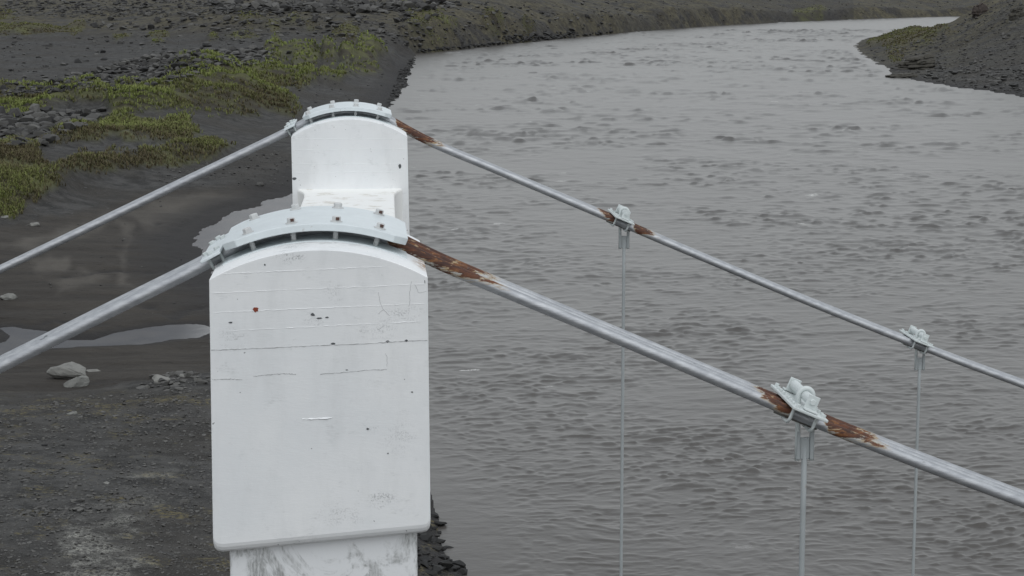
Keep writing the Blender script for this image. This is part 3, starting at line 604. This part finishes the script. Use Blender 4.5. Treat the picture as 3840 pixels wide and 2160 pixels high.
outcrop('rock_ledge', 'reddish dark lava crag on the skyline of the hill across the river', 3676, 58, 58, 50, 5, 12, M_ledge_red)
outcrop('rock_ledge', 'dark lava crag near the picture corner on the hill across the river', 3815, 70, 70, 50, 3, 15, M_ledge)

# ================================================================== BRIDGE
YAW = R(4.2); Lv = np.array([math.cos(YAW), math.sin(YAW), 0]); Tv = np.array([-math.sin(YAW), math.cos(YAW), 0])
r_ = ray(1195.0, 1045.0); t_ = 6.5 / r_[1]; ORG = np.array([r_[0] * t_, 6.5, 0.0]); CAMP = np.array([0, 0, CAM_H])
def uz(px, py, v):
    r = ray(float(px), float(py)); t = (v + (ORG - CAMP).dot(Tv)) / r.dot(Tv); Pw = CAMP + r * t
    return float((Pw - ORG).dot(Lv)), float(Pw[2])
def bridge_empty(name, base, label, cat, group=None):
    o = bpy.data.objects.new(name, None); COL.objects.link(o); w = ORG + Lv * base[0] + Tv * base[1] + np.array([0, 0, base[2]]); o.location = w; o.rotation_euler = (0, 0, YAW)
    o.empty_display_size = .2; return tag(o, label, cat, group)

# --- materials
m = NT('white_painted_concrete'); O = m.coord('Object')
dirt = m.noise(m.mapping(O, (1, 1, 1.5)), 9, 6, .7); cloud = m.noise(O, 2.0, 4, .55); grain = m.noise(m.mapping(O, (1, 1, 5)), 40, 4, .7)
c = m.mix(m.ramp(cloud, .3, .7), (.76, .775, .785), (.83, .835, .835))
c = m.mix(m.math('MULTIPLY', m.ramp(dirt, .54, .74), m.math('MULTIPLY', m.ramp(grain, .42, .62), .6)), c, (.44, .45, .45))
c = m.mix(m.math('MULTIPLY', m.ramp(m.noise(m.mapping(O, (3, 1, .9)), 3.0, 6, .7), .45, .75), .4), c, (.64, .65, .65))
def stain(px, py, rx, rz, v, k):
    u, z = uz(px, py, v); q = m.mapping(O, (1 / rx, 5, 1 / rz), (0, 0, 0), (-u / rx, -v * 5, -(z - .4) / rz)); ln = m.n('ShaderNodeVectorMath', operation='LENGTH'); m.l(q, ln.inputs[0]); return m.math('MULTIPLY', m.ramp(ln.outputs['Value'], .1, 1.0, 1.0, 0.0), k)
c = m.mix(m.math('MULTIPLY', stain(1588, 1000, .07, .05, .25, 1.0), m.ramp(m.noise(O, 40, 5, .7), .35, .6)), c, (.30, .17, .08))
c = m.mix(m.math('MULTIPLY', stain(1190, 905, .36, .030, .22, .45), m.ramp(m.noise(O, 30, 5, .7), .42, .62)), c, (.36, .36, .35))
specks = m.noise(O, 55, 2, .5); c = m.mix(m.ramp(specks, .735, .76), c, (.28, .285, .285))
def smudge(px, py, rx, rz, v, k):
    u, z = uz(px, py, v); q = m.mapping(O, (1 / rx, .25, 1 / rz), (0, 0, 0), (-u / rx, -v * .25, -(z - .4) / rz))
    ln = m.n('ShaderNodeVectorMath', operation='LENGTH'); m.l(q, ln.inputs[0]); return m.math('MULTIPLY', m.ramp(ln.outputs['Value'], .15, 1.0, 1.0, 0.0), k)
sm = None
for a in [(1085, 960, .07, .035, 0, 1.0), (1435, 1872, .07, .05, 0, .95), (1500, 1180, .13, .05, 0, .55), (870, 1270, .07, .05, 0, .6), (1180, 1210, .06, .03, 0, .6), (1430, 1240, .13, .04, 0, .6), (1290, 1930, .13, .07, 0, .45), (1250, 1100, .05, .06, 0, .45), (1390, 1600, .04, .04, 0, .5), (1500, 1640, .09, .09, 0, .4)]:
    q = smudge(*a); sm = q if sm is None else m.math('MAXIMUM', sm, q)
c = m.mix(m.math('MULTIPLY', sm, m.math('MULTIPLY', m.ramp(m.noise(O, 150, 3, .8), .47, .58), m.ramp(m.noise(m.mapping(O, (.6, 1, 1.4)), 28, 4, .7), .42, .60))), c, (.34, .345, .345))
m.set(color=c, rough=.62, spec=.35); m.bump(m.math('ADD', m.math('MULTIPLY', grain, .6), m.math('MULTIPLY', m.noise(m.mapping(O, (.5, 1, 1.6), (0, .03, 0)), 18, 6, .7), .9)), .20, .004); M_conc = m.m
m = NT('scuffed_painted_concrete'); O = m.coord('Object')
sc = m.noise(m.mapping(O, (1.0, 1, .8), (0, .5, 0)), 5.5, 7, .68, .8); g = m.noise(m.mapping(O, (3, 1, .6)), 45, 4, .7)
c = m.mix(m.ramp(sc, .50, .62), (.78, .79, .80), m.mix(m.ramp(g, .35, .65), (.30, .305, .30), (.62, .63, .63)))
m.set(color=c, rough=.7); m.bump(g, .3, .004); M_scuff = m.m
m = NT('weathered_beam_paint'); O = m.coord('Object')
c = m.mix(m.ramp(m.noise(O, 7, 6, .7), .52, .70), (.82, .82, .80), (.55, .52, .46)); m.set(color=c, rough=.7); M_beam = m.m
def steel(name, col, rough=.45, chips=.0):
    m = NT(name); O = m.coord('Object'); n = m.noise(O, 14, 5, .6)
    c = m.mix(m.ramp(n, .3, .7), tuple(x * .93 for x in col), col)
    if chips: c = m.mix(m.math('MULTIPLY', m.ramp(m.noise(O, 32, 4, .65), .66, .72), chips), c, (.24, .17, .12))
    m.set(color=c, rough=rough); return m.m
M_saddle = steel('pale_blue_grey_paint', (.655, .705, .72), .42, .25)
M_clamp = steel('off_white_steel_paint', (.60, .64, .635), .5, .45)
M_hang = steel('grey_hanger_paint', (.36, .385, .39), .45, .4)
M_gap = steel('dark_grime_under_plate', (.16, .155, .14), .8)
M_bolt = steel('weathered_bolt_paint', (.56, .565, .56), .55, .5)
M_rustbolt = steel('rusty_bolt_face', (.085, .045, .035), .8)
M_rustspot = steel('rust_red_spot', (.24, .05, .025), .8)
M_chip = steel('bare_grey_concrete', (.10, .105, .11), .9)
M_crack = steel('crack_line_grey', (.42, .425, .425), .9)  # grey of the crack and joint lines
def strand_material(name, wins):
    m = NT(name); O = m.coord('Object'); sep = m.n('ShaderNodeSeparateXYZ'); m.l(O, sep.inputs[0]); u = sep.outputs[0]
    nz = m.n('ShaderNodeSeparateXYZ'); m.l(m.n('ShaderNodeNewGeometry').outputs['Normal'], nz.inputs[0]); up = m.ramp(nz.outputs[2], -.35, .55, -.55, .25)
    n1 = m.noise(m.mapping(O, (.16, 1.6, 1.6), (0, R(23), 0)), 34, 7, .75); n2 = m.noise(m.mapping(O, (.22, 1, 1), (0, R(24), 0)), 60, 3, .6)
    tot = None
    for a, b, fa, fb in wins:
        w = m.math('MULTIPLY', m.ramp(u, a, a + fa), m.ramp(u, b - fb, b, 1.0, 0.0)); tot = w if tot is None else m.math('MAXIMUM', tot, w)
    raw = m.math('ADD', m.math('MULTIPLY', tot, 1.5), m.math('ADD', up, m.math('MULTIPLY', m.math('SUBTRACT', n1, .5), 3.2)))
    has = m.ramp(tot, .02, .2); rust = m.math('MULTIPLY', m.ramp(raw, .66, .90), has); halo = m.math('MULTIPLY', m.ramp(raw, .30, .72), has)
    ptn = m.noise(m.mapping(O, (.5, 1.5, 1.5)), 26, 5, .6)
    c = m.mix(m.ramp(ptn, .35, .65), (.37, .38, .40), (.48, .49, .505))
    c = m.mix(m.math('MULTIPLY', m.ramp(m.noise(m.mapping(O, (.4, 1, 1)), 14, 4, .7), .66, .69), .75), c, (.12, .13, .14))
    c = m.mix(m.math('MULTIPLY', halo, .8), c, m.mix(m.ramp(n1, .4, .6), (.46, .44, .38), (.34, .24, .12)))
    rc = m.mix(m.ramp(n1, .38, .66), (.045, .021, .016), (.135, .050, .024)); rc = m.mix(m.math('MULTIPLY', m.ramp(m.noise(m.mapping(O, (.3, 1, 1), (0, R(23), 0)), 45, 5, .75), .52, .66), .75), rc, (.24, .105, .038)); rc = m.mix(m.math('MULTIPLY', m.ramp(n2, .60, .66), .85), rc, (.40, .30, .18))
    c = m.mix(rust, c, rc)
    m.set(color=c, metal=m.math('MULTIPLY', m.math('SUBTRACT', 1.0, halo), .55), rough=m.math('ADD', .40, m.math('MULTIPLY', halo, .4))); m.bump(n1, .4, .004); return m.m

# --- tower
v_far = 5.75; CAP_D = .94; VC = .47
tower = bridge_empty('bridge_tower', (0, 0, .4), 'white painted concrete bridge tower of two arched columns joined by a crossbeam', 'tower')
TO = (0, 0, .4)
def cap_poly(v, lc, rc, crest, lb, rb, rl=.03):
    (u0, z0), (u1, z1) = uz(*lc, v), uz(*rc, v); zc = uz(*crest, v)[1]; um = (u0 + u1) / 2; hw = (u1 - u0) / 2; zb = (z0 + z1) / 2; sg = zc - zb; Rr = (hw * hw + sg * sg) / (2 * sg)
    th = math.asin(hw / Rr); arc = [(um + Rr * math.sin(a), zc - Rr + Rr * math.cos(a)) for a in np.linspace(-th, th, 33)]
    B = [lb, rb]
    (ul, zl), (ur, zr) = B
    rr = rl
    low = [(ur - .0, zr + rr), (ur - rr * .12, zr + rr * .45), (ur - rr * .45, zr + rr * .12), (ur - rr, zr), (ul + rr, zl), (ul + rr * .45, zl + rr * .12), (ul + rr * .12, zl + rr * .45), (ul, zl + rr)]
    return arc + low, um, zc - Rr, Rr
def extr(poly, v0, v1, lip=True):
    n = len(poly); V = []; F = []; sl = [(0, .036), (.003, .024), (.010, .012), (.020, .004), (.036, 0)] if lip else [(0, 0)]
    sl = [(v0 + d, l) for d, l in sl] + [(v1, 0)]
    for v, l in sl: V += [(u, v, z + (l if i >= 33 else 0)) for i, (u, z) in enumerate(poly)]
    for k in range(len(sl) - 1): F += [(k * n + i, k * n + (i + 1) % n, k * n + n + (i + 1) % n, k * n + n + i) for i in range(n)]
    return MB().add(V, F + [tuple(range(n)), tuple(range(len(V) - n, len(V)))[::-1]])
lb = uz(800, 2080, 0); rb = uz(1615, 2006, 0)
capN, umN, zcN, RN = cap_poly(0, (784, 1047), (1604, 1042), (1197, 937), lb, rb)
capF, umF, zcF, RF = cap_poly(v_far, (1091.5, 511), (1527.5, 517), (1300, 447), (0, 0), (0, 0))
uL, uR = capF[0][0], capF[32][0]
capF, umF, zcF, RF = cap_poly(v_far, (1091.5, 511), (1527.5, 517), (1300, 447), (uL + .006, lb[1] + .03), (uR + .012, rb[1] + .01))
near_cap = extr(capN, 0, CAP_D).build('column_head', M_conc, tower, TO, bevel=.009, seg=3); near_cap['label'] = 'near column head with arched top, chipped paint and a rust spot'
far_cap = extr(capF, v_far, v_far + CAP_D).build('column_head', M_conc, tower, TO, bevel=.009, seg=3); far_cap['label'] = 'far column head with arched top'
cl, cr = uz(862, 2140, .05)[0], uz(1566, 2140, .05)[0]
for v0, du, lab in ((0, 0, 'scuffed near column shaft'), (v_far, umF - umN, None)):
    o = MB().box(((cl + cr) / 2 + du, v0 + CAP_D / 2, (12.35 + .4) / 2 + .15), (cr - cl, CAP_D - .1, 12.35 - .1)).build('column', M_scuff, tower, TO, bevel=.012)
    if lab: o['label'] = lab
    MB().box(((cl + cr) / 2 + du, v0 + CAP_D / 2, 1.0), (1.3, 1.6, 1.6)).build('footing', M_scuff, tower, TO, bevel=.03)
# crossbeam with flared ends
zt = uz(1310, 716, v_far)[1]; bw = .545; prof_ = []
for vv, gw, gz in ((CAP_D - .02, .10, .05), (CAP_D + .08, .02, .01), (CAP_D + .16, 0, 0), (v_far - .30, 0, 0), (v_far - .16, .004, .0), (v_far - .08, .014, .003), (v_far - .03, .032, .008), (v_far + .02, .062, .016)):
    du = umN + (umF - umN) * (vv / v_far); prof_.append([(du - bw / 2 - gw, vv, zt + gz), (du + bw / 2 + gw, vv, zt + gz), (du + bw / 2 + gw, vv, zt - .42 - gz), (du - bw / 2 - gw, vv, zt - .42 - gz)])
mb = MB(); V = [p for q in prof_ for p in q]; Fq = [(0, 1, 2, 3), tuple(range(len(V) - 4, len(V)))[::-1]]
for i in range(len(prof_) - 1):
    for k in range(4): Fq.append((i * 4 + k, i * 4 + (k + 1) % 4, i * 4 + 4 + (k + 1) % 4, i * 4 + 4 + k))
mb.add(V, Fq).build('crossbeam', M_beam, tower, TO, bevel=.012)
# formwork seams: low ridges left between the boards
def seam(p, q, v, parent, off, hgt=.0016, wd=.0034, jag=.0012, n=48):
    a, b = np.array(uz(*p, v)), np.array(uz(*q, v)); mb = MB(); V = []; F = []
    for i in range(n):
        c_ = a + (b - a) * i / (n - 1); c_[1] += random.uniform(-jag, jag); k = random.uniform(.15, 1.0)
        V += [(c_[0], v + .001, c_[1] - wd * .7), (c_[0], v - hgt * k, c_[1] - wd * .1), (c_[0], v + .001, c_[1] + wd * .5)]
        if i: F += [(3 * i - 3, 3 * i - 2, 3 * i + 1, 3 * i), (3 * i - 2, 3 * i - 1, 3 * i + 2, 3 * i + 1)]
    o = mb.add(V, F).build('formwork_seam', M_conc, parent, off, fix=False); return o
for p, q in (((838, 1026), (1450, 999)), ((797, 1099), (1592, 1065)), ((797, 1172), (1592, 1138)), ((850, 1241), (1578, 1205))):
    seam(p, q, 0, near_cap, TO)
seam((1134, 1572), (1244, 1567), 0, near_cap, TO, .0042, .008, .0012, 14)
for p, q in (((1170, 467), (1440, 466)), ((1100, 521), (1520, 519)), ((1098, 562), (1524, 559)), ((1096, 616), (1524, 612)), ((1095, 647), (1526, 643))):
    seam(p, q, v_far, far_cap, TO, .0016, .005)
def chip(px, py, wx, wz, v, parent, mat, name='paint_chip', n=9, seed=0):
    r = np.random.default_rng(seed); u, z = uz(px, py, v); ring = [(u + math.cos(2 * math.pi * k / n) * wx / 2 * r.uniform(.6, 1.1), z + math.sin(2 * math.pi * k / n) * wz / 2 * r.uniform(.6, 1.1)) for k in range(n)]
    MB().add([(a, v - .0012, b) for a, b in ring] + [(a * 1.0, v + .002, b) for a, b in ring], [tuple(range(n))] + [(k, (k + 1) % n, n + (k + 1) % n, n + k) for k in range(n)]).build(name, mat, parent, TO)
for i, (px, py, wx, wz) in enumerate([(1173, 1180, .016, .012), (1198, 1193, .022, .006), (1226, 1190, .014, .006), (865, 1209, .016, .006), (1249, 1288, .014, .008), (1453, 1280, .014, .009), (1524, 1277, .013, .008), (993, 993, .006, .007), (1545, 1470, .010, .005), (1300, 1387, .010, .003), (1379, 1608, .010, .008), (1455, 1700, .006, .006), (1593, 1056, .003, .016)]):
    chip(px, py, wx, wz, 0, near_cap, M_chip, seed=i)
chip(959, 1160, .021, .020, 0, near_cap, M_rustspot, 'rust_spot', 14, 3); chip(1104, 670, .026, .026, v_far, far_cap, M_chip, seed=31); chip(1500, 624, .022, .03, v_far, far_cap, M_chip, seed=32)
def crack(pts_, v, parent, r=.00055):
    P = catmull([(*uz(a, b, v),) for a, b in pts_], 4); P3 = [(p[0] + random.uniform(-.0012, .0012), v - .0003, p[1]) for p in P]
    MB().tube(P3, r, 4).build('crack', M_crack, parent, TO)
for k in ([(1542, 1055), (1540, 1080), (1536, 1100), (1537, 1125), (1534, 1150)], [(1555, 1068), (1566, 1085), (1572, 1098), (1600, 1092)], [(1418, 1095), (1428, 1140), (1442, 1165), (1462, 1184)],
          [(1440, 1162), (1428, 1168), (1418, 1178)], [(1445, 1325), (1452, 1345), (1450, 1375)]):
    crack(k, 0, near_cap)

for jt in ([(789, 1313), (900, 1309), (1010, 1304), (1130, 1299), (1250, 1293), (1380, 1288), (1480, 1281), (1604, 1276)], [(800, 1424), (860, 1421), (910, 1424)], [(950, 1411), (1010, 1405), (1070, 1401), (1110, 1404)], [(1200, 1402), (1290, 1396), (1380, 1388), (1450, 1386)]):
    P = catmull([uz(a, b, 0) for a, b in jt], 12); MB().tube([(p[0], -.0002, p[1] + random.uniform(-.0012, .0012)) for p in P], [random.uniform(.0004, .0017) for p in P], 5).build('construction_joint', M_crack, near_cap, TO)
# --- main cables: three strands side by side over the saddle
ST_R, OFFS = .0205, (-.088, 0.0, .088)
def cable_path(leftpx, rightpx, v, um, zc, Rr):
    vf_ = v + VC + OFFS[0]; rs = Rr + .018
    Lp = [uz(a, b, vf_) for a, b in leftpx]; Rp = [uz(a, b, vf_) for a, b in rightpx]
    arc = [(um + rs * math.sin(a), zc + rs * math.cos(a)) for a in np.linspace(R(-23), R(20), 9)]
    d = np.array(Lp[0]) - np.array(Lp[1]); d /= abs(d[1]); L0 = np.array(Lp[0]); run = L0[1] - 1.2; far_l = [tuple(L0 + d * k) for k in (run, run * .6, run * .3, run * .12, .5, .2)]
    e = np.array(Rp[-1]) - np.array(Rp[-2]); e /= e[0]; R0 = np.array(Rp[-1]); ext = [(R0[0] + s, R0[1] + e[1] * s + s * s * .0042) for s in (.3, .8, 1.6, 3, 5, 8, 12)]
    return catmull(far_l + Lp + arc + Rp + ext, 12)
NEAR_L, NEAR_R = [(0, 1376), (400, 1176), (720, 1018)], [(1660, 995), (1936, 1111), (2327, 1275), (2800, 1474), (3010, 1563), (3400, 1718), (3840, 1884)]
FAR_L, FAR_R = [(0, 1013), (500, 774), (1040, 514)], [(1620, 538), (1880, 647), (2160, 765), (2335, 839), (2560, 935), (3000, 1119), (3300, 1240), (3442, 1295), (3600, 1356), (3840, 1444)]
pathN = cable_path(NEAR_L, NEAR_R, 0, umN, zcN, RN); pathF = cable_path(FAR_L, FAR_R, v_far, umF, zcF, RF)
def u_at(px, py, v): return uz(px, py, v + VC)[0]
winN = [(u_at(1440, 930, 0), u_at(1960, 1130, 0), .02, .34), (u_at(2800, 1440, 0), u_at(2960, 1520, 0), .14, .03), (u_at(3060, 1560, 0), u_at(3360, 1700, 0), .03, .26)]
winF = [(u_at(1480, 470, v_far), u_at(1690, 560, v_far), .02, .22), (u_at(2225, 790, v_far), u_at(2310, 830, v_far), .12, .03), (u_at(2360, 850, v_far), u_at(2480, 900, v_far), .03, .18)]
for path, v, wins, lab in ((pathN, 0, winN, 'near silver painted suspension cable with rust beside its saddle and clamp'), (pathF, v_far, winF, 'far silver painted suspension cable running behind the near one')):
    mat = strand_material('aluminium_painted_strand', wins)
    base = (0, v + VC, 0); cb = bridge_empty('suspension_cable', base, lab, 'cable', 'main cables of the bridge')
    for o_ in OFFS:
        wob = random.uniform(0, 9); P3 = [(p[0], v + VC + o_ + .0015 * math.sin(p[0] * 3 + wob), p[1] + .001 * math.sin(p[0] * 4.1 + wob)) for p in path]
        MB().tube(P3, ST_R * (1.1 if v else 1.0) * random.uniform(.97, 1.04), 14).build('strand', mat, cb, base, smooth=True, fix=False)

# --- saddles on top of the columns
def arc_plate(um, zc, r0, r1, a0, a1, v0, v1, cham, n=28):
    mb = MB(); V = []; F = []; A_ = np.linspace(a0, a1, n); ca = cham / r1
    for i, a in enumerate(A_):
        e = min(a - a0, a1 - a); c_ = max(0, cham * (1 - e / ca)) if e < ca else 0
        for rr, vv in ((r0, v0 + c_), (r0, v1 - c_), (r1, v1 - c_), (r1, v0 + c_)): V.append((um + rr * math.sin(a), vv, zc + rr * math.cos(a)))
        if i:
            for k in range(4): F.append((4 * i - 4 + k, 4 * i - 4 + (k + 1) % 4, 4 * i + (k + 1) % 4, 4 * i + k))
    F += [(0, 1, 2, 3), tuple(4 * n - 4 + k for k in range(4))[::-1]]
    return mb.add(V, F)
def saddle(v, um, zc, Rr, bx, rusty, label):
    base = (um, v + VC, zc + Rr); s = bridge_empty('cable_saddle', base, label, 'cable saddle', 'cable saddles on the tower')
    r_low, r_hi, hw = Rr + .0375, Rr + .063, .27
    arc_plate(um, zc, Rr - .004, Rr + .004, R(-27), R(24), v + VC - hw + .01, v + VC + hw - .01, .0).build('base_plate', M_saddle, s, base)
    arc_plate(um, zc, r_low, r_hi, R(-25), R(22.5), v + VC - hw, v + VC + hw, .045).build('top_plate', M_saddle, s, base, bevel=.003)
    for j, row in enumerate((-.205, .205)):
        for i, b in enumerate(bx):
            a = math.asin((b) / (r_hi)); ax = np.array([math.sin(a), 0, math.cos(a)]); c0 = np.array([um, v + VC + row, zc])
            bolt = MB().hexagon(c0 + ax * (r_hi + .003), ax, .0155, .016, random.uniform(0, 1)).build('bolt', M_bolt, s, base)
            MB().hexagon(c0 + ax * r_hi, ax, .021, .0035, 0, 14).build('washer', M_bolt, bolt, base)
            MB().rod(c0 + ax * (Rr - .01), c0 + ax * (r_low + .002), .0095, 10).build('shank', M_bolt, bolt, base, smooth=True)
            if (j, i) in rusty:
                t2 = np.array([ax[2], 0, -ax[0]]); MB().box(c0 + ax * (r_hi + .012) + np.array([0, -.0145, 0]) + t2 * .004, (.012, .004, .010), (tuple(t2), (0, 1, 0), tuple(ax))).build('rust_patch', M_rustbolt, bolt, base)
    return s
bxN = [uz(p, q, .26)[0] - umN for p, q in ((930, 870), (1093, 830), (1261, 826), (1424, 855))]
saddle(0, umN, zcN, RN, bxN, {(0, 1), (0, 2), (0, 3), (1, 3)}, 'curved pale blue bolted cable saddle on the near column')
bxF = [uz(p, q, v_far + .26)[0] - umF for p, q in ((1156, 426), (1244, 405), (1335, 404), (1423, 420))]
saddle(v_far, umF, zcF, RF, bxF, set(), 'curved pale blue bolted cable saddle on the far column')

# --- clamps and hangers
def frame_at(path, u):
    i = int(np.argmin(np.abs(path[:, 0] - u))); d = path[i + 1] - path[i - 1]; d /= np.linalg.norm(d); z = float(np.interp(u, path[:, 0], path[:, 1]))
    return np.array([u, 0, z]), np.array([d[0], 0, d[1]]), np.array([-d[1], 0, d[0]])
Tl = np.array([0, 1.0, 0])
def ubolt(c, s_, n_, ds, hw, r=.0055):
    p = lambda t, n: c + s_ * ds + Tl * t + n_ * n
    P = [p(-hw, .04), p(-hw, .0), p(-hw, -.018), p(-hw + .012, -.030), p(-hw + .03, -.034), p(0, -.034), p(hw - .03, -.034), p(hw - .012, -.030), p(hw, -.018), p(hw, 0), p(hw, .04)]
    return MB().tube(catmull(P, 3), r, 8, up=tuple(s_))
def end_clamp(path, u, v, label):
    c, s_, n_ = frame_at(path, u); c = c + np.array([0, v + VC, 0]); root = bridge_empty('cable_clamp', c, label, 'cable clamp', 'clamps beside the saddles')
    MB().box(c + n_ * (ST_R + .007), (.075, .50, .010), (tuple(s_), tuple(Tl), tuple(n_))).build('plate', M_saddle, root, c, bevel=.0025)
    for ds in (-.022, .022):
        ubolt(c, s_, n_, ds, .145).build('u_bolt', M_clamp, root, c, smooth=True)
        for t in (-.145, .145):
            nut = MB().hexagon(c + s_ * ds + Tl * t + n_ * (ST_R + .012), n_, .011, .011).build('nut', M_clamp, root, c)
    for t in (-.20, .20):
        MB().hexagon(c + Tl * t + n_ * (ST_R + .012), n_, .011, .012).build('nut', M_clamp, root, c)
end_clamp(pathN, uz(805, 930, .26)[0], 0, 'small pale bolted clamp on the near cable beside its saddle'); end_clamp(pathF, uz(1092, 470, v_far + .26)[0], v_far, 'small pale bolted clamp on the far cable beside its saddle')
def hanger(path, u, v, zlow, label, lean=0.0):
    c, s_, n_ = frame_at(path, u); c = c + np.array([0, v + VC, 0]); root = bridge_empty('hanger', c, label, 'hanger', 'hangers on the cables')
    ax = (tuple(s_), tuple(Tl), tuple(n_)); top = ST_R + .004
    pl = MB().box(c + n_ * (top + .006), (.138, .40, .011), ax).build('clamp_plate', M_clamp, root, c, bevel=.003)
    pc = c + n_ * (top + .046)
    MB().rod(pc - Tl * .150, pc + Tl * .150, .0185, 16).build('roller', M_clamp, root, c, smooth=False, bevel=.002)
    for sg in (-1, 1):
        bt = pc + Tl * sg * .155
        b = MB(); b.box(bt - n_ * .004, (.044, .006, .054), ax); b.box(bt + Tl * sg * .020 - n_ * .030, (.050, .040, .006), ax); b.build('bracket', M_clamp, root, c, bevel=.002)
        MB().hexagon(bt + Tl * sg * .003, Tl * sg, .0115, .010, .3).build('bolt', M_clamp, root, c)
        for k in (-.05, .05): MB().hexagon(c + s_ * k + Tl * sg * .185 + n_ * (top + .012), n_, .0085, .012).build('nut', M_clamp, root, c)
    for t in (-.13, -.085, -.04, .04, .085, .13):
        for k in (-.056, .056): MB().hexagon(c + s_ * k + Tl * t + n_ * (top + .012), n_, .0072, .009).build('nut', M_clamp, root, c)
    for ds in (-.045, .045): ubolt(c, s_, n_, ds, .135, .0065).build('u_bolt', M_clamp, root, c, smooth=True)
    MB().tube([c + s_ * a + Tl * -.05 + n_ * (-ST_R - .002) for a in (-.085, .085)], [.009, .009], 12).build('lower_pad', M_gap, root, c, smooth=True)
    LO = np.array([0, -.044, 0]); loop = [pc + LO + np.array([math.cos(a) * .0265, 0, math.sin(a) * .0265]) for a in np.linspace(0, math.pi, 15)]
    legz = c[2] - .175; P = [np.array([loop[0][0], loop[0][1], legz])] + [np.array([loop[0][0], loop[0][1], z]) for z in (c[2] - .05, pc[2] - .02)] + loop + [np.array([loop[-1][0], loop[-1][1], z]) for z in (pc[2] - .02, c[2] - .05, legz)]
    MB().tube(P, .0095, 12).build('loop', M_clamp, root, c, smooth=True)
    x0 = pc[0]; y0 = c[1] - .044
    for sg in (-1, 1): MB().box((x0 + sg * .0245, y0 - .002, c[2] - .118), (.0135, .022, .104)).build('socket_leg', M_hang, root, c, bevel=.003)
    MB().box((x0, y0, c[2] - .130), (.036, .016, .080)).build('socket', M_hang, root, c, bevel=.004)
    P = [(x0 + lean * (c[2] - .12 - z), y0, z) for z in np.linspace(c[2] - .12, zlow, 24)]
    MB().tube(P, .0105, 12).build('rod', M_hang, root, c, smooth=True)
hanger(pathN, u_at(3006, 1560, 0) - .024, 0, 7.0, 'hanger with white roller clamp on the near cable')
hanger(pathF, u_at(2335, 840, v_far) - .024, v_far, 7.0, 'hanger on the far cable, first one from the tower')
hanger(pathF, u_at(3443, 1297, v_far) - .024, v_far, 7.0, 'hanger on the far cable, second one from the tower')
